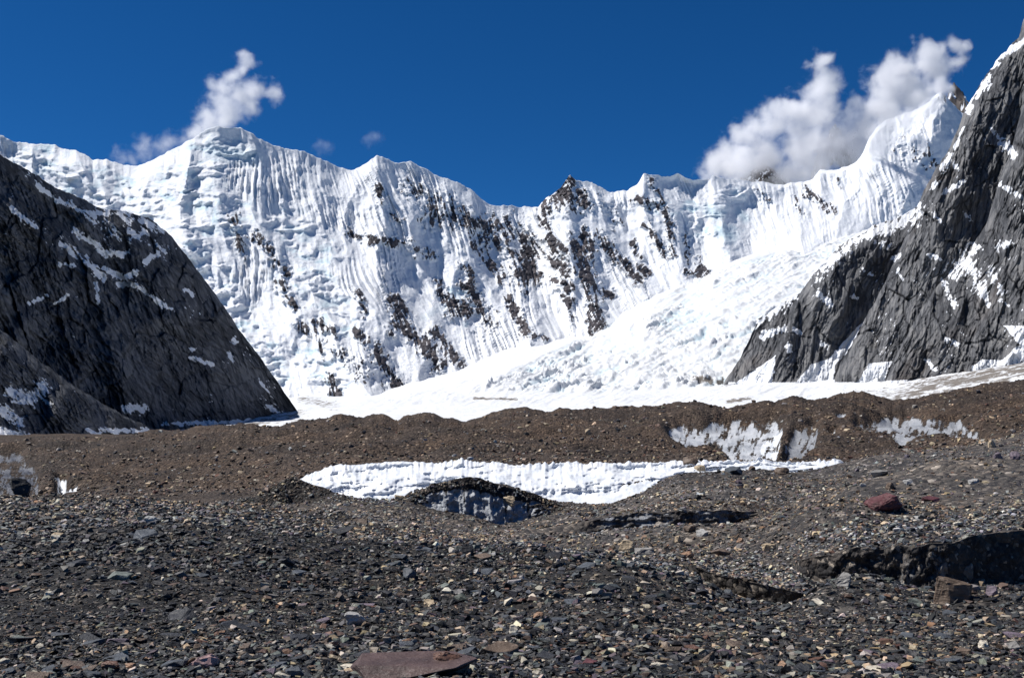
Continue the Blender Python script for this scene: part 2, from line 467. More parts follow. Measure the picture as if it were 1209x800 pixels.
    # rock exposure, plus one serac shadow painted in as dark rock
    rk_and_shadow = [
        ([(276, 258), (286, 298)], 6, .75), ([(302, 276), (320, 300), (338, 322)], 5), ([(331, 334), (347, 360)], 6), ([(371, 378), (391, 390)], 4), ([(350, 378), (395, 418)], 6, .62),
        ([(391, 446), (398, 465)], 5), ([(385, 408), (432, 438)], 9, .72), ([(444, 414), (458, 440), (472, 460)], 7), ([(466, 357), (479, 390), (499, 403), (518, 433)], 7), ([(518, 337), (532, 362)], 4),  # first stroke is the shadow of a serac, given the rock colour
        ([(512, 390), (545, 430)], 5), ([(533, 360), (552, 370)], 5), ([(552, 338), (581, 386)], 6), ([(601, 356), (621, 396)], 4), ([(631, 396), (644, 400)], 3), ([(667, 330), (674, 373)], 5),
        ([(694, 345), (697, 396)], 3), ([(422, 346), (430, 370)], 4, .7), ([(459, 346), (463, 396)], 3, .8), ([(412, 276), (446, 284), (482, 286)], 4), ([(446, 216), (452, 239)], 2.2), ([(479, 222), (532, 240)], 9, .7),
        ([(512, 252), (560, 262), (598, 272)], 11, .72), ([(462, 256), (475, 259)], 2.5), ([(489, 296), (512, 302)], 5, .8), ([(518, 332), (532, 372)], 4), ([(545, 312), (558, 332)], 4), ([(581, 309), (591, 329)], 4),
        ([(595, 322), (634, 325)], 7), ([(618, 286), (624, 312)], 6), ([(641, 239), (646, 270), (651, 305), (667, 339)], 5), ([(668, 212), (672, 228)], 5), ([(660, 226), (688, 238)], 9, 1.25), ([(672, 212), (668, 232)], 7, 1.3), ([(645, 237), (657, 242)], 4),
        ([(681, 282), (697, 339)], 7), ([(532, 355), (578, 375)], 6, .85), ([(650, 282), (666, 319)], 6), ([(650, 329), (669, 335)], 5), ([(691, 276), (699, 296)], 5), ([(706, 276), (724, 302)], 5), ([(689, 312), (703, 339)], 6),
        ([(703, 339), (722, 348)], 4), ([(729, 302), (755, 332)], 4), ([(699, 358), (709, 388)], 6), ([(762, 266), (785, 299)], 4), ([(789, 262), (795, 302)], 3), ([(809, 276), (812, 309)], 2.5), ([(782, 236), (789, 252)], 4),
        ([(749, 236), (779, 243)], 5, .8), ([(765, 211), (775, 226)], 2.6), ([(812, 321), (838, 325)], 4), ([(825, 305), (832, 319)], 3), ([(951, 223), (981, 249)], 5, .75), ([(746, 286), (765, 325)], 2.5), ([(938, 233), (948, 259)], 2.5, .7),
        ([(600, 319), (620, 339)], 5, .9), ([(613, 272), (640, 296)], 6, .75), ([(600, 352), (623, 392)], 4), ([(891, 223), (911, 236)], 3, .6), ([(560, 290), (585, 320)], 4, .8), ([(700, 235), (730, 262)], 6, .6),
        ([(566, 275), (600, 300)], 8, .62), ([(1060, 170), (1120, 200)], 12, .42), ([(1100, 118), (1122, 112)], 3, .7), ([(983, 200), (990, 222)], 3, .6), ([(690, 225), (700, 240)], 3, .7), ([(420, 390), (445, 420)], 5, .7),
    ]
    dxw = 4.5 * fbm(px / 9, py / 9, 31.0, 4, 0.6); dyw = 5 * fbm(px / 9, py / 9, 37.0, 4, 0.6)
    st = strokes(px + dxw, py + dyw, rk_and_shadow, 2.25)
    aniso = fbm(q / 5.5, py / 22.0, 5.0, 4, 0.6)
    iso = fbm(px / 7.0, py / 5.0, 6.0, 4, 0.6)
    zone = np.exp(-(((px - 610) / 130) ** 2 + ((py - 310) / 75) ** 2))
    dDx = np.gradient(box1(D, 2, 1), axis=1)
    face = np.clip(dDx / 18.0, -1, 1)
    rock = st * 1.20 + (st > 0.02) * (0.34 * aniso + 0.16 * iso + 0.12 * face) + 0.40 * zone * (0.2 + 1.2 * aniso + 0.5 * face) - 0.08
    rock = np.clip(rock, 0, 1.2)
    D = D - 22 * sstep(0.3, 0.7, rock) * (0.6 + iso)
    h1, v1, e1 = facets((q + 1.5 * iso) / 11.0, py / 20.0, 4); h2, v2, e2 = facets((q + 1.2 * iso) / 4.5, py / 8.0, 5)
    rock = np.clip(rock + (st > 0.05) * (0.30 * (v1 - 0.5) + 0.34 * (v2 - 0.5)), 0, 1.2)
    lace = sstep(0.80, 0.95, 1 - np.abs(perlin(q / 4.2, py / 34.0, 111.0))) + 0.8 * sstep(0.84, 0.96, 1 - np.abs(perlin((px + 0.8 * py) / 9.0, (py - 0.8 * px) / 40.0, 113.0)))
    rock = np.clip(rock - 0.48 * lace, 0, 1.2)
    D = D - sstep(0.3, 0.6, rock) * (20 * h1 + 11 * h2)
    X, Y, Z = unproj(px, py, D)
    ice = ser * sstep(0.0, 0.5, fbm(px / 22, py / 14, 12.0, 4, 0.55)) * (0.4 + 0.6 * sstep(0.5, 0.95, (w - np.floor(w))))
    ice = np.maximum(ice, strokes(px, py, [([(250, 178), (300, 185)], 9, .7), ([(838, 248), (848, 252)], 7, .9), ([(850, 272), (862, 278)], 8, .9), ([(872, 250), (880, 258)], 5, .8), ([(555, 345), (500, 375)], 4, .3)]))
    # back side of the range
    nb = 26
    k = (np.arange(1, nb + 1) / nb)[::-1, None]
    dB = 2600 * k ** 1.2
    Yb = Y[0] + dB; Xb = X[0] * (Yb / Y[0]); Zb = Z[0] - dB * 0.62 + 90 * fbm(Xb / 400, Yb / 400, 1.0, 4) * np.minimum(1, k * 4)
    z0 = np.zeros((nb, C))
    X = np.vstack([Xb, X]); Y = np.vstack([Yb, Y]); Z = np.vstack([Zb, Z])
    o = grid_obj('snow_mountain', X, Y, Z, mat_snow_wall(), {'rock': np.vstack([z0, rock]), 'ice': np.vstack([z0, ice])})
    tag(o, 'long snow covered mountain range with fluted white faces and dark rock ribs', 'mountain', kind='structure')

GBASE = [(-200, 470, 4400), (0, 470, 4400), (340, 470, 4400), (360, 466, 4400), (400, 468, 4400), (440, 465, 4500), (500, 446, 5000), (545, 432, 5300), (600, 410, 5700), (640, 402, 5950), (690, 394, 6100),
         (720, 380, 6300), (745, 362, 6500), (770, 347, 6700), (800, 337, 6900), (830, 328, 7000), (850, 312, 7200), (880, 300, 7450), (920, 291, 7700), (960, 284, 7900), (1000, 272, 8150), (1050, 262, 8450), (1090, 250, 8700), (1209, 240, 8900), (1400, 240, 9000)]

def build_glacier():
    px1 = np.arange(-170, 1380, 1.4); C = len(px1)
    def cv(p): return [box1(a, 30) for a in curve(p, px1)]
    ks = [
        cv([(-200, 545, 400), (300, 525, 400), (700, 512, 400), (1000, 500, 400), (1209, 490, 400), (1400, 485, 400)]),
        cv([(-200, 545, 1000), (0, 533, 1100), (180, 517, 1200), (300, 510, 1200), (420, 503, 1200), (550, 500, 1200), (800, 492, 1200), (1050, 485, 1200), (1209, 466, 1200), (1400, 450, 1200)]),
        cv([(-200, 520, 2600), (180, 508, 2600), (340, 494, 2600), (550, 483, 2600), (800, 476, 2600), (920, 468, 2600), (1050, 457, 2500), (1209, 425, 2350), (1400, 395, 2300)]),
        cv([(-200, 480, 3600), (340, 477, 3600), (450, 474, 3700), (600, 463, 3800), (700, 457, 3800), (800, 455, 3700), (900, 446, 3700), (1000, 440, 3700), (1209, 420, 3600), (1400, 400, 3600)]),
        cv(GBASE),
    ]
    nrow = [40, 60, 70, 260]
    ys, zs = [], []
    for i, n in enumerate(nrow):
        p0, y0 = ks[i]; p1, y1 = ks[i + 1]
        z0, z1 = zrel(p0, y0), zrel(p1, y1)
        for k in range(n):
            t = k / n
            ys.append(y0 + (y1 - y0) * t); zs.append(z0 + (z1 - z0) * t)
    p1, y1 = ks[-1]
    for k in range(16):
        ys.append(y1 + k * 55.0); zs.append(zrel(p1, y1) + 0 * y1 - k * 6.0)
    Y = np.array(ys); Z = box1(np.array(zs), 60, 0)
    X = (px1 - 604.5) / F * (Y * CT + Z * ST)
    PX, PY = proj(X, Y, Z + EYE)
    fall = in_poly(PX, PY, [(560, 462), (640, 420), (700, 395), (760, 352), (860, 315), (1000, 272), (1100, 250), (1100, 300), (980, 330), (930, 400), (860, 452), (720, 462)]).astype(float)
    fall = box1(box1(fall, 40, 1), 30, 0)
    band = 0.5 + 0.5 * fbm((PY + 0.42 * PX) / 16.0, PX / 120.0, 2.0, 3)
    crev = ridged(X / 85 + Y / 400, Y / 75, 1.0, 5, 0.6) - 0.6
    f1, f2, rv = cells(X / 52 + 0.4 * perlin(X / 60, Y / 60), Y / 105 + 0.4 * perlin(X / 60, Y / 60, 3.0), 9)
    blocks = (rv - 0.5) * sstep(0.03, 0.2, f2 - f1) - 0.5 * (1 - sstep(0.0, 0.16, f2 - f1))
    acr = 0.36 * PX + 0.93 * PY + 5 * fbm(PX / 60, PY / 40, 5.0, 3); alo = -0.93 * PX + 0.36 * PY
    flow = 0.6 * (ridged(acr / 5.0, alo / 34.0, 12.0, 4, 0.6) - 0.7) + 1.1 * (ridged(acr / 13.0, alo / 95.0, 14.0, 3, 0.5) - 0.7)
    step = acr / 9.0 + 0.8 * fbm(alo / 50, acr / 20, 15.0, 3); step = step - np.floor(step)
    low = in_poly(PX, PY, [(430, 478), (540, 452), (640, 425), (760, 470), (860, 455), (1000, 452), (1000, 470), (700, 478)]).astype(float)
    low = box1(box1(low, 40, 1), 30, 0)
    amp = fall * (0.45 + 0.8 * sstep(0.3, 0.8, band))
    Z = Z + amp * (17 * flow - 9 * step + 6 * crev + 9 * blocks * (0.2 + 1.6 * sstep(-0.1, 0.5, fbm(PX / 45, PY / 25, 41.0, 3))) + 6 * fbm(X / 20, Y / 30, 4.0, 4, 0.6)) + low * (2.6 * flow + 1.2 * crev)
    Z = Z + (1 - fall) * (5.0 * fbm(X / 190, Y / 240, 3.0, 4) + 1.2 * fbm(X / 26, Y / 60, 2.0, 3)) * sstep(500, 1500, Y)
    ice = amp * sstep(0.1, 0.7, 0.5 * step - 0.4 * blocks - 0.5 * flow + 0.4 * fbm(X / 60, Y / 80, 1.0, 3)) * 0.8
    PX, PY = proj(X, Y, Z + EYE)
    deb = strokes(PX, PY, [([(1060, 470), (1120, 450), (1240, 432), (1380, 415)], 17, .75), ([(180, 505), (260, 499), (345, 492)], 9, .55), ([(290, 478), (350, 490)], 10, .6), ([(820, 446), (856, 452)], 5, .8),
                           ([(560, 470), (610, 471)], 1.6, .9), ([(355, 470), (395, 478)], 5, .55), ([(860, 474), (885, 470)], 3, .8), ([(1000, 462), (1060, 462)], 4, .45)], 2.0)
    deb = deb * 0.9 + 0.45 * fbm(X / 22, Y / 60, 8.0, 5, 0.65) * (deb > 0.02)
    tag(grid_obj('glacier', X, Y, Z + EYE, mat_glacier(), {'ice': ice, 'debris': np.clip(deb, 0, 1)}),
        'white glacier basin with a broken icefall between the mountains', 'glacier', kind='structure')

# ------------------------------------------------------------------ the two rock mountains
def rock_layer(name, px1, cpy, cY, bpy_, bY, R, spurs, rough, mat, snow_l, label, lean, dirs, edge=0.0, shape=None, snowk=0.5, back=1.0, extra=None, power=1.0):
    C = len(px1)
    t = np.linspace(0, 1, R)[:, None] ** 1.25
    PX = np.broadcast_to(px1, (R, C)).astype(np.float64)
    PY = cpy + (bpy_ + 14 - cpy) * t
    tt = np.clip((PY - cpy) / np.maximum(bpy_ - cpy, 6), 0, 1.3)
    D = cY + (bY - cY) * tt ** power
    px, py = PX, PY
    rel = np.zeros_like(D)
    for pts, amp, wl, wr in spurs:
        best = np.full(px.shape, 1e9); sg = np.zeros_like(px); tpb = np.zeros_like(px); ns = len(pts) - 1
        wx = px + 5 * perlin(px / 22, py / 22, 1.0) + 2.5 * perlin(px / 7, py / 7, 2.0)
        for ks_, (a, b) in enumerate(zip(pts[:-1], pts[1:])):
            d, s, tq = seg_dist(wx, py, a[0], a[1], b[0], b[1])
            m = d < best
            best = np.where(m, d, best); sg = np.where(m, s, sg); tpb = np.where(m, (ks_ + tq) / ns, tpb)
        if isinstance(wr, tuple): wr = wr[0] + (wr[1] - wr[0]) * tpb
        w = np.where(sg > 0, wl, wr)
        rel += amp * np.clip(1 - best / w, 0, 1) ** 1.1
    q = px - lean * py + 6 * perlin(px / 40, py / 40, 3.0)
    s = px + 0 * py
    if shape is not None: D = D - shape(px, py)
    D = D + edge * (np.exp(-np.maximum(py - cpy, 0) / 16.0) - 0.0)
    rel += rough * 2.2 * (ridged(px / 150 + 0.3 * py / 150, py / 190, 33.0, 3, 0.45) - 0.8)
    # joints and slabs: two families of long cracks, warped
    wx = px + 6 * fbm(px / 60, py / 60, 13.0, 2); wy = py + 6 * fbm(px / 60, py / 60, 17.0, 2)
    ca, sa = math.cos(dirs[0]), math.sin(dirs[0])
    al, ac = wx * ca + wy * sa, -wx * sa + wy * ca            # along / across the slabs
    cb, sb = math.cos(dirs[1]), math.sin(dirs[1])
    bl, bc = wx * cb + wy * sb, -wx * sb + wy * cb
    r1 = ridged(ac / 26, al / 120, 1.0, 5, 0.55); r2 = ridged(bc / 34, bl / 150, 2.0, 5, 0.55)
    sl = ac / 13 + 0.8 * fbm(al / 60, ac / 40, 3.0, 3); slab = (sl - np.floor(sl)) * (0.3 + 0.7 * sstep(-.2, .4, perlin(px / 30, py / 30, 44.0)))
    rel += rough * (0.45 * (r1 - 0.8) + 0.5 * (r2 - 0.8) + 0.9 * fbm(px / 46, py / 46, 2.0, 5, 0.42) - 0.40 * slab)
    mod = 0.35 + 0.95 * sstep(-0.35, 0.45, fbm(px / 55, py / 45, 95.0, 3))
    rel += mod * rough * (0.24 * (ridged(ac / 6, al / 70, 81.0, 4, 0.6) - 0.6) + 0.26 * (ridged(bc / 6, bl / 80, 83.0, 4, 0.6) - 0.6) + 0.14 * (ridged(px / 11, py / 11, 85.0, 4, 0.6) - 0.6) + 0.10 * (ridged(px / 4, py / 4, 87.0, 2, 0.6) - 0.5))
    f1, f2, rv = cells((bc + 3 * perlin(px / 9, py / 9)) / 12.0, bl / 30.0, 5)
    rel += rough * 0.22 * (rv - 0.5) * sstep(0.0, 0.12, f2 - f1)
    jx = px + 1.6 * fbm(px / 8, py / 8, 101.0, 3); jy = py + 1.6 * fbm(px / 8, py / 8, 103.0, 3)
    gb, gl = -jx * sb + jy * cb, jx * cb + jy * sb
    h1, v1, e1 = facets(gb / 30.0, gl / 62.0, 1); h2, v2, e2 = facets(gb / 11.0, gl / 26.0, 2); h3, v3, e3 = facets(gb / 4.6, gl / 10.0, 3)
    rel += rough * (1.0 * h1 + 0.50 * h2 + 0.20 * h3)
    crack = np.maximum(1 - sstep(0.0, 0.06, e1), np.maximum(0.8 * (1 - sstep(0.0, 0.09, e2)) * sstep(0.3, 0.5, v1), 0.8 * sstep(0.93, 0.985, 1 - np.abs(perlin(bc / 10, bl / 110, 107.0)))))
    rel -= rough * 0.22 * crack
    tone = np.clip(0.5 - 0.30 * crack + 0.16 * (v2 - 0.5) + 0.12 * (v3 - 0.5) + 0.26 * fbm(ac / 3.6, al / 50, 51.0, 4, 0.65) + 0.26 * fbm(bc / 3.0, bl / 40, 57.0, 4, 0.7) + 0.2 * fbm(px / 60, py / 60, 53.0, 4), 0, 1)
    hgt = np.maximum(bpy_ - cpy, 0)
    D = D - rel * sstep(-0.01, 0.10, tt) * np.clip(hgt / 40, 0.1, 1)
    X, Y, Z = unproj(px, py, D)
    ex = 1.7 * fbm(px / 7, py / 7, 61.0, 4, 0.65); ey = 1.7 * fbm(px / 7, py / 7, 67.0, 4, 0.65)
    sn = strokes(px + ex, py + ey, snow_l, 2.0)
    sn = sn * 0.95 + (0.40 * fbm(al / 14, ac / 4, 4.0, 4, 0.6) + 0.25 * fbm(px / 3, py / 3, 6.0, 2) + 0.35 * (v3 - 0.5) + 0.2 * (v2 - 0.5) - 0.02) * (sn > 0.03)
    sn = np.maximum(sn, 0.62 * sstep(0.38, 0.62, fbm(al / 6, ac / 2.2, 63.0, 3, 0.6)) * sstep(0.12, 0.5, fbm(px / 38, py / 38, 65.0, 3)))
    if extra is not None:
        sn = np.maximum(sn, extra(px, py))
    nb = 24
    k = (np.arange(1, nb + 1) / nb)[::-1, None]
    dB = 900 * back * k ** 1.2
    Yb = Y[0] + dB; Xb = X[0] * (Yb / Y[0]); Zb = Z[0] - dB * 0.8 + 40 * fbm(Xb / 150, Yb / 150, 1.0, 4) * np.minimum(1, k * 4)
    sn = np.vstack([np.zeros((nb, C)), np.clip(sn, 0, 1)]); tone = np.vstack([np.full((nb, C), 0.5), tone])
    o = grid_obj(name, np.vstack([Xb, X]), np.vstack([Yb, Y]), np.vstack([Zb, Z]), mat, {'snow': sn, 'tone': tone})
    tag(o, label, 'mountain', kind='structure')

def build_left():
    px1 = np.arange(-330, 352, 0.9)
    cr = [(-400, 60), (-200, 100), (-100, 138), (-40, 165), (0, 182), (20, 195), (45, 208), (60, 218), (80, 228), (100, 236), (120, 245), (150, 250), (175, 258), (195, 272), (212, 290), (228, 312), (245, 335), (262, 358), (285, 392), (310, 425), (330, 455), (350, 483), (360, 498)]
    cpy = curve(cr, px1)[0] + 1.9 * fbm(px1 / 14, px1 * 0 + 1.5, octv=5, gain=0.6)
    cY = box1(curve([(-400, 1150), (0, 1640), (100, 2020), (200, 2480), (350, 3080)], px1)[0], 40)
    bp, bY = curve([(-400, 540, 1000), (0, 532, 1280), (60, 526, 1400), (180, 514, 1850), (250, 507, 2280), (320, 502, 2830), (352, 498, 3060)], px1)
    P = lambda *a: list(a)
    snow = [(P((73, 288), (99, 306), (122, 328)), 4), (P((88, 273), (113, 290), (126, 300), (149, 298)), 4), (P((123, 317), (146, 328), (159, 322)), 3.4), (P((139, 337), (159, 336), (185, 354), (205, 367)), 3),
            (P((157, 276), (162, 278)), 4), (P((172, 308), (185, 300)), 4), (P((73, 313), (89, 313)), 3), (P((113, 334), (116, 356)), 2.2), (P((35, 358), (55, 349)), 2.2), (P((65, 359), (79, 349)), 2), (P((219, 343), (229, 348)), 2.2),
            (P((275, 400), (276, 405)), 3), (P((270, 417), (275, 424)), 2.6), (P((225, 422), (252, 430)), 2.4), (P((226, 412), (230, 412)), 1.8), (P((12, 462), (36, 472), (50, 456)), 7), (P((43, 465), (61, 478)), 2), (P((3, 482), (23, 498)), 6),
            (P((-20, 505), (0, 510), (36, 518)), 7), (P((149, 482), (170, 482)), 5), (P((119, 508), (175, 508)), 3), (P((103, 507), (112, 512)), 2.2), (P((192, 500), (318, 497)), 2.4), (P((318, 480), (331, 488)), 3.2),
            (P((15, 247), (43, 268)), 3.5), (P((43, 219), (63, 232)), 2), (P((66, 235), (113, 255)), 3), (P((113, 252), (152, 252)), 4, .75), (P((152, 275), (175, 275)), 4, .85), (P((159, 258), (188, 270)), 5, .75), (P((135, 242), (150, 262)), 5, .7),
            (P((116, 262), (150, 285)), 7, .6), (P((175, 285), (200, 300)), 5, .55), (P((85, 240), (120, 270)), 4, .6), (P((-60, 250), (-20, 290)), 5), (P((300, 440), (322, 470)), 2, .6)]
    spurs = [([(-20, 215), (60, 290), (118, 345), (126, 400), (150, 470)], 75, 70, 30), ([(-60, 280), (-10, 330), (20, 400)], 60, 60, 20),
             ([(120, 245), (190, 330), (230, 400), (262, 480)], 55, 45, 50)]
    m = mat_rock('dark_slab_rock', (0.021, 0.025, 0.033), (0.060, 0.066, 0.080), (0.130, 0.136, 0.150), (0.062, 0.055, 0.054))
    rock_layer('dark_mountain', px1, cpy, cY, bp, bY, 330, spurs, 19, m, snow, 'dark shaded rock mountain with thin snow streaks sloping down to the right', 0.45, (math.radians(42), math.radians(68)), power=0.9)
    px2 = np.arange(-330, 196, 0.9)
    cpy2 = curve([(-400, 210), (-100, 338), (-40, 368), (0, 388), (25, 408), (50, 428), (80, 450), (105, 466), (130, 481), (160, 497), (185, 508), (200, 514)], px2)[0] + 1.6 * fbm(px2 / 9, px2 * 0 + 8.5, octv=3, gain=0.6)
    cY2 = box1(curve([(-400, 900), (0, 1150), (100, 1330), (196, 1560)], px2)[0], 30)
    bp2, bY2 = curve([(-400, 560, 640), (0, 536, 900), (100, 522, 1180), (196, 515, 1545)], px2)
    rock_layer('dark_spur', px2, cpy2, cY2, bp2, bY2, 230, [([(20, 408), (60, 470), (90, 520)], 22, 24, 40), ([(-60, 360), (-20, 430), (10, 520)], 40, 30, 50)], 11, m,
               [k for k in snow if min(p[1] for p in k[0]) > 452 or max(p[0] for p in k[0]) < 30 and min(p[1] for p in k[0]) > 420], 'lower dark rock spur with snow patches at the foot of the dark mountain, left edge', 0.45, (math.radians(38), math.radians(62)), power=0.9)

def build_right():
    px1 = np.arange(854, 1480, 0.9)
    cr = [(854, 455), (855, 450), (868, 432), (880, 410), (890, 390), (895, 376), (920, 360), (945, 345), (960, 325), (975, 310), (990, 290), (1020, 275), (1030, 266), (1060, 257), (1080, 245), (1090, 228), (1098, 212), (1105, 200), (1118, 180), (1125, 165), (1132, 150),
          (1140, 128), (1150, 112), (1160, 95), (1172, 79), (1176, 70), (1190, 58), (1203, 45), (1208, 24), (1215, 10), (1240, -10), (1300, -60), (1400, -90), (1500, -100)]
    cpy = curve(cr, px1)[0] + 2.0 * fbm(px1 / 7, px1 * 0 + 6.5, octv=3, gain=0.6)
    cY = box1(curve([(854, 3450), (960, 3550), (1080, 3500), (1110, 3350), (1140, 3150), (1209, 2850), (1500, 2500)], px1)[0], 25)
    bp, bY = curve([(854, 456, 3430), (905, 456, 3250), (1000, 454, 2950), (1100, 446, 2650), (1209, 434, 2400), (1500, 420, 2100)], px1)
    P = lambda *a: list(a)
    snow = [(P((1177, 68), (1207, 50)), 4.5), (P((1170, 78), (1176, 75)), 3.5), (P((1149, 115), (1168, 92)), 4.5), (P((1142, 132), (1146, 126)), 3), (P((1128, 172), (1138, 152)), 3, .8), (P((1100, 220), (1122, 185)), 4, .75),
            (P((1183, 170), (1197, 182)), 5), (P((1180, 218), (1207, 234)), 3), (P((1137, 215), (1113, 228)), 2.5), (P((1120, 190), (1132, 200)), 2.5, .8), (P((1080, 252), (1060, 262), (1035, 272)), 9, .95), (P((1035, 272), (1005, 285), (985, 305), (968, 325)), 9, .72),
            (P((985, 300), (970, 320)), 3), (P((897, 380), (935, 352)), 7, .8), (P((901, 395), (925, 388)), 4), (P((965, 346), (981, 359)), 3), (P((1113, 330), (1127, 362)), 3.2, .85), (P((1125, 322), (1145, 300)), 9, .72),
            (P((1145, 306), (1152, 330), (1167, 360)), 2.8), (P((1140, 307), (1158, 345)), 9, .68), (P((1150, 290), (1158, 291)), 4), (P((1177, 290), (1190, 288)), 4.5), (P((1097, 300), (1110, 306)), 2.4), (P((1055, 305), (1062, 302)), 2.5),
            (P((1117, 400), (1130, 406)), 2.6), (P((1094, 425), (1104, 436)), 2.4), (P((970, 406), (973, 408)), 3.4), (P((931, 408), (931, 414)), 3), (P((937, 388), (945, 393)), 2), (P((1005, 350), (1012, 352)), 2.2), (P((1183, 355), (1190, 360)), 3, .85),
            (P((1170, 320), (1180, 345)), 6, .6), (P((1060, 318), (1066, 330)), 2), (P((1100, 250), (1112, 262)), 2.5, .8), (P((1137, 250), (1150, 262)), 2.5, .7), (P((1020, 320), (1030, 325)), 3, .7), (P((1170, 150), (1180, 165)), 2.5, .7), (P((1035, 285), (1050, 290)), 5, .7)]
    def gul(px, py):
        wx = px + 2.2 * fbm(px / 8, py / 8, 3.0, 3)
        a = in_poly(wx, py, [(917, 419), (908, 470), (862, 470), (868, 452)])
        b = in_poly(wx, py, [(1019, 380), (1001, 398), (977, 424), (957, 430), (942, 448), (936, 470), (992, 470), (984, 446), (986, 431), (1001, 415)])
        c = in_poly(wx, py, [(1055, 426), (1046, 442), (1040, 470), (1010, 470), (1012, 452), (1026, 429)])
        d = in_poly(wx, py, [(1212, 385), (1184, 384), (1203, 407), (1183, 425), (1160, 424), (1148, 432), (1150, 446), (1300, 446), (1300, 405)])
        e = in_poly(wx, py, [(860, 451), (1010, 451), (1100, 447), (1100, 480), (860, 480)])
        return (a | b | c | d | e) * 1.0
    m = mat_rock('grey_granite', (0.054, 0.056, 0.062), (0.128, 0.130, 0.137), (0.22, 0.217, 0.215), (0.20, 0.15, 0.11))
    d = (math.radians(116), math.radians(98))
    # farthest, lowest buttress
    pa = np.arange(854, 1170, 0.8)
    ca = curve([(854, 455), (855, 450), (868, 432), (880, 410), (890, 390), (895, 376), (920, 360), (945, 345), (960, 325), (975, 310), (990, 290), (1020, 275), (1030, 266), (1060, 257), (1080, 245), (1120, 225), (1170, 210)], pa)[0] + 1.6 * fbm(pa / 7, pa * 0 + 6.5, octv=3, gain=0.6)
    ya = box1(curve([(854, 3420), (960, 3560), (1080, 3600), (1170, 3600)], pa)[0], 25)
    ba, bya = curve([(854, 456, 3400), (905, 456, 3330), (1000, 452, 3260), (1170, 446, 3200)], pa)
    rock_layer('grey_buttress', pa, ca, ya, ba, bya, 330, [([(948, 344), (932, 388), (914, 428), (906, 456)], 95, 5, 150), ([(1000, 292), (965, 350), (945, 420)], 30, 8, 40), ([(1030, 300), (1000, 345), (975, 400)], 24, 8, 40)],
               13, m, snow, 'lower grey granite buttress with speckled snow crest beside the icefall', -0.55, d, edge=45, extra=gul, shape=lambda px, py: -0.9 * np.clip(px - 985, 0, 140))
    # main wall
    pb = np.arange(981, 1480, 0.8)
    cb = curve([(981, 462), (983, 456), (992, 428), (1017, 384), (1032, 358), (1062, 298), (1080, 250), (1090, 228), (1098, 212), (1105, 200), (1118, 180), (1125, 165), (1132, 150), (1140, 128), (1150, 112), (1160, 95), (1172, 79), (1176, 70), (1190, 58), (1203, 45), (1208, 24), (1215, 10), (1240, -10), (1300, -60), (1400, -90), (1500, -100)], pb)[0] + 2.0 * fbm(pb / 7, pb * 0 + 2.5, octv=3, gain=0.6)
    yb = box1(curve([(981, 3000), (1062, 3120), (1140, 3150), (1209, 2960), (1500, 2600)], pb)[0], 25)
    bb, byb = curve([(981, 458, 2990), (1050, 452, 2860), (1209, 440, 2560), (1500, 420, 2200)], pb)
    rock_layer('grey_mountain', pb, cb, yb, bb, byb, 420, [([(1110, 230), (1100, 290), (1062, 360), (1040, 430)], 40, 10, 50), ([(1085, 262), (1050, 330), (1022, 390), (1003, 440)], 28, 8, 30), ([(1160, 105), (1140, 190), (1120, 260)], 35, 10, 25)],
               17, m, snow, 'steep grey granite mountain wall rising out of the right edge', -0.55, d, edge=40, extra=gul,
               shape=lambda px, py: -3.0 * np.clip(px - 1108 - 0.0 * py, 0, 95) * (1 - sstep(270, 330, py)))
    # nearest buttress
    pc = np.arange(1042, 1480, 0.8)
    cc = curve([(1042, 460), (1044, 456), (1054, 428), (1076, 385), (1102, 342), (1142, 303), (1150, 287), (1165, 262), (1182, 205), (1190, 188), (1197, 165), (1212, 108), (1240, 70), (1300, 20), (1500, -30)], pc)[0] + 1.8 * fbm(pc / 8, pc * 0 + 4.5, octv=3, gain=0.6)
    yc = box1(curve([(1042, 2640), (1142, 2830), (1212, 2780), (1500, 2350)], pc)[0], 25)
    bc_, byc = curve([(1042, 456, 2630), (1100, 446, 2560), (1209, 434, 2380), (1500, 420, 2050)], pc)
    rock_layer('grey_buttress', pc, cc, yc, bc_, byc, 380, [([(1182, 215), (1192, 280), (1178, 350), (1150, 420)], 45, 8, 70), ([(1140, 310), (1115, 370), (1095, 440)], 32, 8, 60), ([(1240, 90), (1250, 240), (1222, 340), (1200, 400), (1188, 440)], 100, 12, 160)],
               15, m, snow, 'nearest grey granite buttress with snow in its upper hollow, right edge', -0.55, d, edge=40, extra=gul)

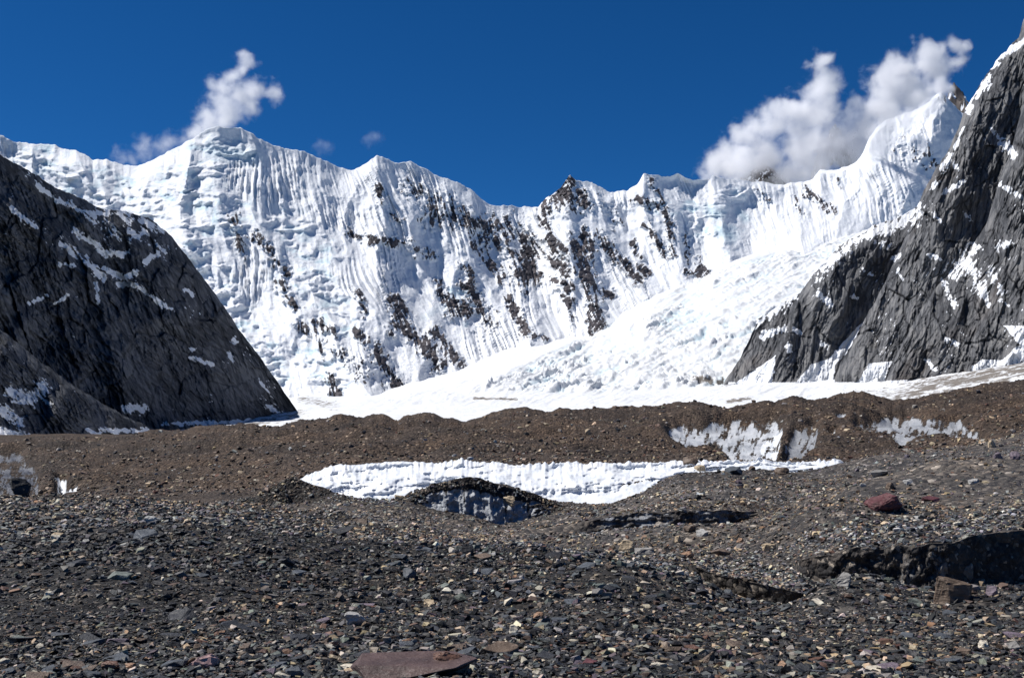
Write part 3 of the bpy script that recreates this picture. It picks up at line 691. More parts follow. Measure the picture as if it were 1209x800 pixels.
def build_horns():
    m = mat_rock('brown_horn_rock', (0.05, 0.045, 0.044), (0.095, 0.083, 0.08), (0.16, 0.14, 0.13), (0.13, 0.09, 0.07))
    data = [((1126, 97), 38, 44, 9960, 'pointed brown rock horn beside the right cloud, behind the snowy summit'),
            ((986, 146), 15, 22, 11000, 'small pointed rock summit poking out of the cloud above the ridge'),
            ((899, 192), 26, 16, 10950, 'blunt snowy rock summit at the bottom of the cloud behind the ridge')]
    for (tx, ty), wpx, hpx, Yd, lab in data:
        n = 90
        a = np.linspace(-1.6, 1.6, n); A, B = np.meshgrid(a, a)
        sc_ = Yd / F
        r = np.sqrt(A ** 2 + (B * 0.8) ** 2)
        jag = 1 + 0.35 * fbm(A * 1.7, B * 1.7, tx * 0.1, 4, 0.6)
        h = np.clip(1.0 - r * 0.72 * jag, -0.6, 1) + 0.10 * ridged(A * 3, B * 3, tx * 0.01, 4, 0.6) * np.clip(1.3 - r, 0, 1)
        h = h - h.max() + 1
        i = np.unravel_index(h.argmax(), h.shape)
        x0, y0, z0 = unproj(tx, ty, Yd)
        X = x0 + (A - A[i]) * wpx * sc_; Y = Yd + (B - B[i]) * wpx * sc_; Z = z0 + (h - 1) * hpx * 1.7 * sc_
        sn = sstep(0.0, 0.4, fbm(A * 4, B * 4, 3.0, 4)) * 0.75
        o = grid_obj('rock_summit', X, Y, Z, m, {'snow': sn, 'tone': 0.5 + 0.3 * fbm(A * 6, B * 6, 9.0, 4)})
        tag(o, lab, 'mountain', kind='structure')

# ------------------------------------------------------------------ moraine in front
def build_ground():
    global GX, GY, GZ, GPX, GPY, GCOLS, GMASK
    px1 = np.concatenate([np.linspace(-600, -70, 50)[:-1], np.arange(-70, 1280, 1.1), np.linspace(1280, 1810, 50)[1:]])
    C = len(px1)
    def cv(p, s=3): return [box1(a, s) for a in curve(p, px1)]
    L = -600; Rr = 1810
    c0 = [np.full(C, 0.0), np.full(C, 1.0)]
    K = [None]
    K.append(cv([(L, 812, 6.2), (Rr, 812, 6.2)]))
    K.append(cv([(L, 700, 12), (700, 705, 11.8), (900, 735, 11), (1000, 740, 11), (1060, 738, 11.4), (1110, 742, 11.2), (1209, 738, 11.5), (Rr, 735, 11.5)]))
    C3 = [(L, 580, 28), (0, 582, 30), (100, 584, 30), (200, 590, 29), (300, 597, 29), (400, 610, 28), (500, 628, 26), (600, 645, 24), (700, 655, 23), (760, 660, 22), (800, 666, 21), (823, 670, 20.0), (848, 675, 19.35), (870, 680, 18.85), (900, 687, 18.45), (940, 699, 18.05), (958, 705, 18.1), (985, 708, 18.4), (1050, 710, 18), (1085, 714, 17.6), (1110, 716, 17.5), (1140, 713, 17.7), (1180, 705, 18), (1209, 702, 18), (Rr, 700, 18)]
    K.append(cv([(L, 586, 27), (0, 588, 29), (100, 590, 29), (200, 596, 28), (300, 603, 28), (400, 617, 27), (500, 635, 25), (600, 652, 23), (700, 661, 22.2), (760, 666, 21.3), (800, 672, 20.5), (823, 679, 20.1), (848, 699, 19.5), (870, 708, 19.0), (900, 714, 18.6), (940, 719, 18.2), (956, 715, 18.2), (970, 713, 18.1), (985, 713, 18), (1050, 716, 17.4), (1110, 722, 16.9), (1180, 711, 17.4), (1209, 707, 17.6), (Rr, 706, 17.6)]))
    K.append(cv(C3))
    # crevasse foot and lip
    K.append(cv([(L, 612, 40), (300, 620, 40), (500, 640, 36), (600, 652, 29), (700, 654, 27), (800, 661, 25), (860, 672, 23), (900, 679, 22), (935, 677, 21.3), (945, 679, 20.9), (985, 693, 20.3), (1020, 698, 20), (1060, 699, 19.8), (1085, 703, 19.6), (1110, 705, 19.5), (1135, 702, 19.6), (1155, 697, 19.8), (1209, 690, 20), (Rr, 688, 20)]))
    K.append(cv([(L, 614, 45), (300, 622, 45), (500, 640, 40), (600, 648, 33), (700, 648, 31), (800, 652, 28), (860, 664, 25), (900, 669, 23.6), (935, 667, 21.8), (945, 661, 20.9), (960, 656, 20.6), (990, 648, 20.25), (1010, 643, 20.0), (1040, 645, 19.9), (1060, 640, 19.8), (1080, 643, 19.6), (1100, 638, 19.5), (1125, 639, 19.5), (1150, 630, 19.7), (1180, 625, 19.9), (1209, 623, 20), (Rr, 615, 20)], 1))
    # middle icy bank
    K.append(cv([(L, 618, 60), (300, 625, 58), (500, 640, 50), (600, 638, 43.5), (620, 634, 44.6), (700, 630, 46.3), (740, 627, 46.4), (800, 629, 45.4), (850, 623, 45.4), (890, 612, 46.5), (930, 606, 45), (1000, 612, 31), (1100, 606, 30), (1209, 590, 30), (Rr, 575, 30)]))
    K.append(cv([(L, 618, 62), (300, 625, 60), (500, 638, 52), (600, 634, 44.5), (620, 625, 45.6), (660, 617, 46.8), (700, 611, 46.6), (740, 608, 46.5), (800, 602, 45.5), (850, 601, 45.5), (890, 604, 46.8), (930, 600, 48), (1000, 590, 40), (1100, 576, 40), (1209, 560, 40), (Rr, 545, 40)]))
    # hummocks of dirty ice
    K.append(cv([(L, 612, 84), (240, 600, 80), (270, 594, 76), (300, 594, 75.4), (345, 594, 76.8), (400, 593, 75.8), (450, 594, 75), (470, 594, 74.8), (485, 594, 74), (500, 598, 73.8), (530, 606, 73.8), (560, 613, 73.8), (590, 621, 73.8), (620, 616, 74.6), (655, 607, 75.4), (680, 604, 74), (720, 602, 72), (760, 592, 70), (800, 580, 70), (860, 575, 70), (930, 575, 68), (1000, 570, 58), (1100, 553, 55), (1209, 535, 55), (Rr, 515, 55)], 2))
    K.append(cv([(L, 608, 86), (200, 600, 84), (240, 594, 80), (270, 589, 77), (300, 583, 77), (320, 575, 77.6), (335, 564, 78), (345, 560, 78), (355, 564, 78), (375, 572, 78), (400, 582, 77.5), (420, 588, 77.2), (450, 591, 76.5), (470, 588, 76), (490, 580, 75.2), (510, 571, 75), (540, 563, 75), (560, 562, 75), (580, 566, 75), (600, 571, 75.6), (630, 582, 76.2), (660, 592, 77), (680, 597, 77.5), (700, 599, 78), (720, 596, 80), (740, 589, 80),
                 (760, 580, 80), (790, 564, 82), (800, 558, 82), (830, 554, 82), (860, 553, 82), (900, 556, 82), (940, 560, 82), (970, 556, 82), (1000, 549, 80), (1050, 538, 77), (1100, 530, 75), (1150, 524, 75), (1209, 510, 75), (1300, 497, 75), (Rr, 480, 75)], 2))
    K.append(cv([(L, 610, 120), (270, 606, 115), (680, 612, 112), (760, 600, 112), (800, 580, 115), (900, 572, 115), (1000, 570, 112), (1100, 548, 110), (1209, 526, 108), (Rr, 500, 105)]))
    # clean ice bank
    K.append(cv([(L, 600, 148), (300, 598, 142), (345, 594, 139), (480, 597, 138), (700, 603, 136), (760, 592, 137), (800, 577, 140), (900, 566, 143), (985, 562, 143), (1020, 560, 146), (1100, 540, 148), (1209, 520, 146), (Rr, 495, 140)]))
    K.append(cv([(L, 590, 160), (0, 590, 160), (300, 585, 156), (330, 578, 152), (345, 572, 150), (355, 567, 150), (370, 560, 150), (390, 552, 150), (420, 550, 150), (470, 548, 150), (500, 548, 150), (520, 546, 150), (535, 542, 150), (545, 539, 150), (556, 543, 150), (580, 545, 150), (585, 543, 150), (600, 547, 150), (620, 547, 150), (650, 548, 150), (670, 544, 150), (690, 548, 150), (705, 545, 150), (760, 546, 150),
                 (800, 546, 150), (820, 545, 150), (880, 544, 150), (900, 542, 150), (915, 545, 150), (940, 546, 150), (960, 543, 150), (975, 543, 150), (990, 541, 150), (1000, 548, 152), (1030, 548, 155), (1100, 532, 160), (1209, 512, 160), (Rr, 490, 155)], 1))
    K.append(cv([(L, 586, 178), (0, 586, 178), (300, 578, 172), (350, 562, 166), (400, 553, 164), (600, 549, 164), (900, 548, 164), (990, 547, 164), (1030, 544, 166), (1100, 527, 176), (1209, 506, 176), (Rr, 480, 170)]))
    K.append(cv([(L, 552, 240), (0, 552, 240), (200, 548, 240), (400, 528, 240), (600, 518, 240), (760, 516, 235), (850, 520, 225), (920, 512, 235), (1000, 510, 235), (1100, 498, 240), (1209, 478, 245), (Rr, 460, 240)], 20))
    crest = [(L, 530), (-60, 524), (0, 522), (30, 520), (60, 518), (130, 512), (200, 508), (250, 502), (300, 500), (330, 502), (360, 496), (380, 497), (400, 492), (430, 494), (450, 489), (470, 496), (480, 490), (505, 485), (520, 490), (550, 499), (570, 495), (600, 485), (620, 483), (645, 486), (660, 480), (680, 483), (720, 481), (760, 481),
             (800, 476), (830, 474), (850, 479), (880, 478), (900, 475), (915, 478), (935, 469), (960, 472), (990, 465), (1015, 461), (1030, 465), (1055, 473), (1080, 470), (1100, 465), (1120, 460), (1150, 452), (1180, 449), (1209, 449), (1300, 446), (Rr, 440)]
    cp = curve(crest, px1)[0] + 1.5 * fbm(px1 / 12, px1 * 0 + 2.2, octv=5, gain=0.6)
    K.append([cp, np.full(C, 345.0)])
    K.append([cp + 9, np.full(C, 410.0)])
    K.append([np.full(C, 512.0), np.full(C, 900.0)])
    rows = [30, 120, 130, 16, 24, 34, 60, 22, 48, 48, 22, 16, 52, 12, 70, 74, 14, 10]
    zk = [zrel(p, y) for p, y in K[1:]]; yk = [y for p, y in K[1:]]
    zk.insert(0, np.full(C, -1.70)); yk.insert(0, np.full(C, 1.0))
    ys, zs, rid = [], [], []
    for i, n in enumerate(rows + [1]):
        if i == len(yk) - 1:
            ys.append(yk[i]); zs.append(zk[i]); rid.append(float(i)); break
        for k in range(n):
            t = k / n
            y = yk[i] * (yk[i + 1] / yk[i]) ** t
            dy_ = yk[i + 1] - yk[i]; near_ = np.abs(dy_) < 0.4
            f = np.where(near_, t, (y - yk[i]) / np.where(near_, 1.0, dy_))
            ys.append(y); zs.append(zk[i] + (zk[i + 1] - zk[i]) * f); rid.append(i + t)
    Y = np.array(ys); Z = np.array(zs); rid = np.array(rid)[:, None] + np.zeros((1, C))
    Zs = box1(Z, 5, 0)
    Z = Zs
    X = (px1 - 604.5) / F * (Y * CT + Z * ST)
    sp = Y / F * 1.2
    PX = np.broadcast_to(px1, X.shape)
    for mx, my, wx_, wl_, hh_ in [(1005, 14.3, 120, 0.10, 0.30), (600, 19, 150, 0.13, 0.22), (260, 18, 150, 0.14, 0.22), (880, 14.6, 75, 0.09, -0.30), (420, 14.0, 120, 0.10, -0.16), (1190, 13.6, 90, 0.09, 0.22), (730, 13.5, 100, 0.09, 0.20), (120, 12.5, 110, 0.1, 0.15),
                                 (560, 11.0, 110, 0.08, -0.10), (980, 29, 110, 0.12, 0.45), (1120, 40, 120, 0.12, 0.6), (800, 35, 110, 0.1, 0.35), (900, 60, 90, 0.1, 0.5), (700, 58, 90, 0.1, -0.5), (640, 31, 90, 0.1, -0.3)]:
        Z = Z + 1.5 * hh_ * np.exp(-((px1 - mx) / wx_) ** 2 - (np.log(Y / my) / wl_) ** 2)
    X = (px1 - 604.5) / F * (Y * CT + Z * ST)
    # masks
    def rband(a, b, e=0.1): return sstep(a - e, a + e, rid) * (1 - sstep(b - e, b + e, rid))
    def pband(a, b, e=10): return sstep(a - e, a + e, PX) * (1 - sstep(b - e, b + e, PX))
    strip = rband(12.0, 13.12, 0.06) * pband(354, 996, 5)
    humf = rband(9.0, 9.93, 0.06) * pband(484, 655, 8)
    PXw = PX + 22 * fbm(PX / 16, rid * 3, 19.0, 4, 0.6)
    hum = rband(9.0, 9.68, 0.12) * sstep(480, 505, PXw) * (1 - sstep(625, 655, PXw)) * (1.12 + 0.55 * fbm(PX / 5, rid * 1.2, 29.0, 4, 0.6))
    hum_l = rband(9.0, 9.8, 0.05) * pband(290, 410, 10)
    bank = rband(7.0, 8.0, 0.05) * pband(700, 895, 14)
    crv = rband(5.0, 5.92, 0.05) * pband(985, 1120, 10)
    lip = rband(3.0, 3.9, 0.1) * pband(850, 945, 8)
    # fractal roughness, octaves that the mesh can carry
    amp_mul = np.interp(Y, [1, 6, 30, 80, 150, 345, 900], [0.6, 0.8, 1.0, 1.1, 1.0, 1.0, 0.5])
    icy = np.clip(strip + hum, 0, 1)
    dz = 0
    for i, lam in enumerate([44.0, 21.0, 10.0, 4.8, 2.3, 1.1, 0.5, 0.24, 0.12]):
        wgt = sstep(2.0, 4.5, lam / sp) * (1 - sstep(0.07, 0.2, lam / Y))
        a = 0.062 * lam if lam > 3 else 0.105 * lam
        n = perlin(X / lam, Y / lam, 3.1 * i)
        if i >= 3:
            n = n * 0.6 + 0.7 * (np.abs(perlin(X / lam, Y / lam, 3.1 * i + 50)) - 0.25)
        dz = dz + a * wgt * n
    scarp = np.clip(rband(3.0, 4.0, .15) * pband(815, 965, 20) + rband(5.0, 6.0, .12) * sstep(920, 960, PX) + rband(7.0, 8.0, .1) * pband(600, 900, 20), 0, 1)
    near_vis = (1 - 0.35 * icy) * (1 - 0.6 * scarp)
    amp_mul = amp_mul * (1 + 1.0 * sstep(160, 200, Y) * sstep(345, 300, Y))
    Z = Z + dz * amp_mul * near_vis
    # clean ice: hollows and runnels
    run = fbm(PX / 7.0, rid * 1.2, 2.0, 4, 0.55)
    Y = Y - strip * sstep(12.0, 12.5, rid) * (1 - sstep(12.8, 13.0, rid)) * (0.32 * run + 2.4 * fbm(PX / 60, rid * 2.2, 3.0, 5, 0.55) + 0.18 * fbm(PX / 40, rid * 14, 8.0, 3) + 0.5 * ridged((PX + 30 * rid) / 14, rid * 3, 5.0, 3, 0.5) * sstep(480, 420, PX))
    Z = Z + strip * sstep(12.75, 12.98, rid) * 0.35 * np.abs(fbm(PX / 9, rid, 9.0, 3)) * 1.6
    Y = Y - hum * (0.45 * fbm(PX / 14.0, rid * 2.5, 4.0, 5, 0.6) - 0.2)
    Y = Y - (crv * 0.10 + bank * 0.2) * fbm(PX / 14.0, rid * 3.5, 6.0, 5, 0.6)
    X = (PX - 604.5) / F * (Y * CT + Z * ST)
    PXv, PY = proj(X, Y, Z + EYE)
    # ice windows in the brown ridge
    polys = [([(784, 502), (800, 497), (840, 494), (880, 490), (912, 489), (922, 497), (924, 508), (918, 530), (914, 546), (862, 546), (858, 530), (845, 524), (812, 524), (798, 518)], .76, 0.55),
             ([(940, 500), (962, 494), (966, 503), (962, 520), (945, 538), (922, 545), (922, 532), (930, 512)], .8, 0.25),
             ([(1005, 494), (1040, 487), (1070, 486), (1100, 488), (1135, 492), (1158, 503), (1170, 514), (1160, 522), (1140, 513), (1115, 508), (1085, 510), (1062, 520), (1048, 510), (1020, 502)], .7, 0.35),
             ([(-60, 525), (10, 528), (26, 531), (40, 545), (48, 556), (46, 580), (-60, 585)], .62, 0.0),
             ([(66, 558), (76, 558), (82, 568), (96, 566), (92, 576), (50, 582), (30, 576), (66, 574)], .95, 0.95),
             ([(985, 484), (1001, 480), (999, 486), (988, 489)], .9, 0.6), ([(975, 502), (990, 500), (982, 508)], .8, 0.9)]
    ice2 = np.zeros_like(X); cln = np.zeros_like(X)
    fr = (rid > 14) & (rid < 16.0)
    wpx = PXv + 4 * fbm(PXv / 9, PY / 9, 2.0, 3); wpy = PY + 2.0 * fbm(PXv / 9, PY / 9, 7.0, 3)
    for pl, a, c in polys:
        m = in_poly(wpx, wpy, pl) & fr
        ice2[m] = a; cln[m] = c
    m = in_poly(wpx, wpy, [(900, 512), (924, 498), (924, 520), (916, 545), (890, 545)]) & fr
    cln[m] = 1.0
    ice2 = box1(box1(ice2, 2, 1), 2, 0)
    hol = box1(box1(ice2, 14, 1), 8, 0)
    streak = fbm((PX + 0.55 * PY) / 5.0, PY / 28.0, 3.0, 4, 0.6)
    streak = 0.6 * streak + 0.5 * fbm((PX + 0.4 * PY) / 3.2, PY / 9.0, 23.0, 4, 0.65)
    ice2 = ice2 * (0.85 + 0.5 * streak + 0.55 * fbm(PX / 16, PY / 8, 27.0, 4, 0.6))
    Z = Z - hol * 3.2
    ice = np.clip(strip * 1.1 + hum * 0.70 + hum_l * 0.30 + bank * 0.50 + crv * 0.40 + lip * 0.25 + ice2, 0, 1.1)
    snowbits = sstep(0.25, 0.45, fbm(PX / 10, PY / 5, 11.0, 3))
    clean = np.clip(strip * 1.0 + hum * (0.34 + 0.3 * sstep(9.7, 9.9, rid) * snowbits) + bank * 0.15 + crv * 0.10 + lip * 0.5 * snowbits + cln, 0, 1)
    # dirt patches on the clean ice
    dirt = strokes(PXv, PY, [([(735, 572), (770, 565)], 5, .9), ([(700, 580), (730, 575)], 3, .5)], 1.8) * sstep(-0.1, 0.3, fbm(PX / 4, PY / 3, 1.0, 3))
    ice = np.clip(ice - strip * dirt * 0.9, 0, 1.1)
    brown = sstep(100, 190, Y); dark = (1 - sstep(3.6, 5.2, rid)) * (1 - 0.75 * sstep(760, 980, PX))
    dark = np.maximum(dark, rband(9.0, 10.6, 0.2) * pband(285, 665, 20))
    coarse = np.interp(np.log(Y), np.log([4, 14, 30, 60, 110, 200]), [0.0, 0.12, 0.35, 0.5, 0.75, 1.0])
    o = grid_obj('moraine_ground', X, Y, Z + EYE, mat_ground(), {'ice': ice, 'clean': clean, 'brown': brown, 'dark': dark, 'coarse': coarse})
    tag(o, 'rolling glacier moraine of dark rubble with brown ridge and bare ice banks', 'ground', kind='structure')
    GX, GY, GZ = X, Y, Z + EYE
    GPX, GPY = proj(GX, GY, GZ); GCOLS = px1; GMASK = np.maximum(np.maximum(ice, scarp * 0.8), hum * 0.8)

def ground_hit(px, py):
    """first ground point seen at this direction; returns xyz, forward distance"""
    j = int(np.argmin(np.abs(GCOLS - px)))
    col = GPY[:, j]
    m = np.where(col[5:] <= py)[0]
    i = (m[0] + 5) if len(m) else len(col) - 1
    vis = np.minimum.accumulate(col)
    q = np.where(col[:i] <= vis[:i] + 0.01)[0]
    if len(q) and GY[i, j] > 2.2 * GY[q[-1], j]:
        i = q[-1]
    return np.array([GX[i, j], GY[i, j], GZ[i, j]]), GY[i, j]

# ------------------------------------------------------------------ stones
def hull_mesh(n, sx, sy, sz, seed, flat=False, jit=0.25):
    r = np.random.default_rng(seed)
    bm = bmesh.new()
    for k in range(n):
        d = r.normal(size=3); d /= np.linalg.norm(d)
        if flat:
            a = r.uniform(0, 2 * math.pi); rad = 0.5 * (0.75 + 0.4 * r.random())
            p = (math.cos(a) * rad * sx, math.sin(a) * rad * sy, sz * (0.5 if k % 2 else -0.5) * r.uniform(0.75, 1.0))
        else:
            e = 0.5 * (1 + jit * r.uniform(-1, 1)); d = np.sign(d) * np.abs(d) ** 0.75
            p = (d[0] * e * sx, d[1] * e * sy, d[2] * e * sz)
        bm.verts.new(p)
    res = bmesh.ops.convex_hull(bm, input=bm.verts)
    bmesh.ops.delete(bm, geom=[v for v in bm.verts if not v.link_faces], context='VERTS')
    bmesh.ops.dissolve_limit(bm, angle_limit=math.radians(9), verts=bm.verts, edges=bm.edges)
    bmesh.ops.recalc_face_normals(bm, faces=bm.faces)
    return bm

def bm_arrays(bm):
    bm.verts.index_update()
    co = np.array([v.co[:] for v in bm.verts]); ff = []; sz = []
    for f in bm.faces:
        ff += [v.index for v in f.verts]; sz.append(len(f.verts))
    bm.free()
    return co, np.array(ff), np.array(sz)

def bilinear(A, i, j, fi, fj):
    return (A[i, j] * (1 - fi) * (1 - fj) + A[i + 1, j] * fi * (1 - fj) + A[i, j + 1] * (1 - fi) * fj + A[i + 1, j + 1] * fi * fj)

def scatter(n, ymin, ymax, smin, smax, powr, flat_share, palette, protos, maxpx, embed=0.25):
    """returns merged arrays of n loose stones lying on the moraine"""
    R, C = GX.shape
    j = rng.integers(0, C - 1, n * 3); fj = rng.random(n * 3)
    band = np.where((GY[:, C // 2] > ymin * 0.8) & (GY[:, C // 2] < ymax * 1.25))[0]
    rows_ = np.arange(band[0], min(band[-1], R - 2))
    wt = np.abs(np.diff(GY, axis=0)).mean(1)[rows_] / GY.mean(1)[rows_] ** 1.5 + 1e-9
    i = rng.choice(rows_, n * 3, p=wt / wt.sum()); fi = rng.random(n * 3)
    keepcol = (GCOLS[j] > -260) & (GCOLS[j] < 1470) & ((GCOLS[j] > -70) & (GCOLS[j] < 1280) | (rng.random(n * 3) < 1.0))
    y = bilinear(GY, i, j, fi, fj)
    ok = keepcol & (y > ymin) & (y < ymax) & (bilinear(GMASK, i, j, fi, fj) < 0.25 + 0.15 * rng.random(n * 3))
    i, j, fi, fj = (a[ok][:n] for a in (i, j, fi, fj))
    x = bilinear(GX, i, j, fi, fj); y = bilinear(GY, i, j, fi, fj); z = bilinear(GZ, i, j, fi, fj)
    n = len(x)
    s = smin * (rng.random(n) * ((smax / smin) ** -powr - 1) + 1) ** (-1 / powr)
    s = np.minimum(s, maxpx * y / F)
    # ground normals
    e1 = np.stack([GX[i, j + 1] - GX[i, j], GY[i, j + 1] - GY[i, j], GZ[i, j + 1] - GZ[i, j]], -1)
    e2 = np.stack([GX[i + 1, j] - GX[i, j], GY[i + 1, j] - GY[i, j], GZ[i + 1, j] - GZ[i, j]], -1)
    nn = np.cross(e1, e2); nn /= np.linalg.norm(nn, axis=1, keepdims=True) + 1e-9
    nn[nn[:, 2] < 0] *= -1
    nn = nn * 0.6 + np.array([0, 0, 0.6]) + rng.normal(size=(n, 3)) * np.array([0.26, 0.26, 0.05]); nn /= np.linalg.norm(nn, axis=1, keepdims=True)
    a = rng.random(n) * 2 * math.pi
    t = np.stack([np.cos(a), np.sin(a), 0 * a], -1); t -= nn * (t * nn).sum(1, keepdims=True); t /= np.linalg.norm(t, axis=1, keepdims=True)
    b = np.cross(nn, t)
    cols = palette(n)
    w_ = fbm(x / 5.0, y / 5.0, 1.5, 3)[:, None] if ymax < 100 else fbm(x / 30.0, y / 30.0, 1.5, 3)[:, None]
    cols = (0.76 if ymax < 50 else 1.0) * cols * (1 + 0.35 * w_) * (1 + np.array([0.11, 0.03, -0.08]) * np.clip(fbm(x / 7.0, y / 7.0, 8.5, 3)[:, None] * 1.8, -1, 1))
    s = 0.82 * s * np.exp(0.4 * fbm(x / 2.5, y / 2.5, 4.5, 2) * (ymax < 100))
    pid = rng.integers(0, len(protos), n)
    nflat = len([p for p in protos if p[3]])
    co_all, ff_all, sz_all, cl_all = [], [], [], []; off = 0
    for k, (co, ff, sz, _) in enumerate(protos):
        m = pid == k; q = m.sum()
        if not q: continue
        S = s[m]
        sc3 = np.stack([S * rng.uniform(0.8, 1.25, q), S * rng.uniform(0.6, 1.0, q), S * rng.uniform(0.7, 1.2, q)], -1)
        v = co[None] * sc3[:, None, :]
        P = (v[..., 0:1] * t[m][:, None] + v[..., 1:2] * b[m][:, None] + v[..., 2:3] * nn[m][:, None])
        P = P + np.stack([x[m], y[m], z[m]], -1)[:, None]
        zmin = (P[..., 2].min(1) - z[m]); P[..., 2] -= (zmin * (1 - embed))[:, None] * 0.55
        V = len(co)
        co_all.append(P.reshape(-1, 3))
        ff_all.append((ff[None] + (off + np.arange(q) * V)[:, None]).ravel()); sz_all.append(np.tile(sz, q))
        c4 = np.concatenate([cols[m], np.ones((q, 1))], 1)
        cl_all.append(np.repeat(c4, V, 0)); off += q * V
    return np.concatenate(co_all), np.concatenate(ff_all), np.concatenate(sz_all), np.concatenate(cl_all)

def pal(weights):
    keys = list(weights); w = np.array([weights[k] for k in keys], float); w /= w.sum()
    C = np.array([STONE_COL[k] for k in keys])
    def f(n):
        k = rng.choice(len(keys), n, p=w)
        return C[k] * rng.uniform(0.4, 1.3, (n, 1)) * rng.uniform(0.93, 1.07, (n, 3))
    return f

def build_rubble():
    protos = []
    for k in range(9):
        protos.append((*bm_arrays(hull_mesh(12, 1, 0.8, 0.22 + 0.02 * (k % 4), 100 + k, True)), True))
    for k in range(7):
        protos.append((*bm_arrays(hull_mesh(11, 1, 0.8, 0.6, 200 + k)), False))
    dark = pal({'charcoal': 42, 'black': 30, 'slate': 20, 'green': 7, 'grey': 7, 'pale': 4, 'cream': 6, 'tan': 6, 'brown': 12, 'rust': 3, 'orange': 1.2, 'purple': 3})
    midp = pal({'charcoal': 14, 'slate': 12, 'green': 5, 'grey': 18, 'pale': 7, 'cream': 4, 'tan': 16, 'brown': 22, 'rust': 3, 'orange': 1, 'purple': 5})
    farp = pal({'brown': 46, 'charcoal': 14, 'tan': 14, 'grey': 6, 'pale': 2, 'rust': 8})
    parts = [scatter(56000, 4.0, 17.5, 0.028, 0.20, 1.55, .6, dark, protos, 15),
             scatter(50000, 14.0, 33.0, 0.042, 0.28, 1.65, .6, dark, protos, 12),
             scatter(46000, 18.0, 90.0, 0.09, 0.55, 1.7, .5, midp, protos, 9),
             scatter(22000, 158.0, 360.0, 0.3, 2.8, 1.9, .4, farp, protos, 9)]
    small = [(*bm_arrays(hull_mesh(8, 1, 0.8, 0.45, 300 + k)), False) for k in range(8)]
    parts += [scatter(60000, 5.0, 17.0, 0.018, 0.05, 1.6, .5, dark, small, 8), scatter(34000, 22.0, 75.0, 0.07, 0.24, 1.6, .5, midp, small, 6), scatter(26000, 45.0, 96.0, 0.14, 0.6, 1.7, .5, midp, small, 8)]
    off = 0; co, ff, sz, cl = [], [], [], []
    for a, b, c, d in parts:
        co.append(a); ff.append(b + off); sz.append(c); cl.append(d); off += len(a)
    me = mesh_from('rubble', np.concatenate(co), np.concatenate(ff), np.concatenate(sz), mat_rubble(), False, None, {'Col': np.concatenate(cl)})
    o = bpy.data.objects.new('rubble', me); COL.objects.link(o)
    tag(o, 'loose dark slate rubble and pale pebbles covering the moraine', 'rubble', kind='stuff')

def stone_mesh(name, seed, sx, sy, sz, mat, flat, detail=2):
    bm = hull_mesh(13 if flat else 17, sx, sy, sz, seed, flat)
    bv = min(sx, sy, sz) * 0.06
    try:
        bmesh.ops.bevel(bm, geom=list(bm.edges), offset=bv, segments=1, affect='EDGES', clamp_overlap=True)
    except Exception:
        pass
    bmesh.ops.triangulate(bm, faces=bm.faces)
    for _ in range(detail):
        bmesh.ops.subdivide_edges(bm, edges=list(bm.edges), cuts=1, use_grid_fill=True)
    bm.verts.ensure_lookup_table(); bm.normal_update()
    co = np.array([v.co[:] for v in bm.verts]); no = np.array([v.normal[:] for v in bm.verts])
    k = 2.6 / max(sx, sy)
    d = 0.055 * min(sx, sy, sz * 1.6) * fbm(co[:, 0] * k + seed, co[:, 1] * k, co[:, 2] * k * 2.5, 4, 0.6)
    co = co + no * d[:, None]
    for v, c in zip(bm.verts, co): v.co = c
    me = bpy.data.meshes.new(name); bm.to_mesh(me); bm.free()
    me.materials.append(mat)
    return me

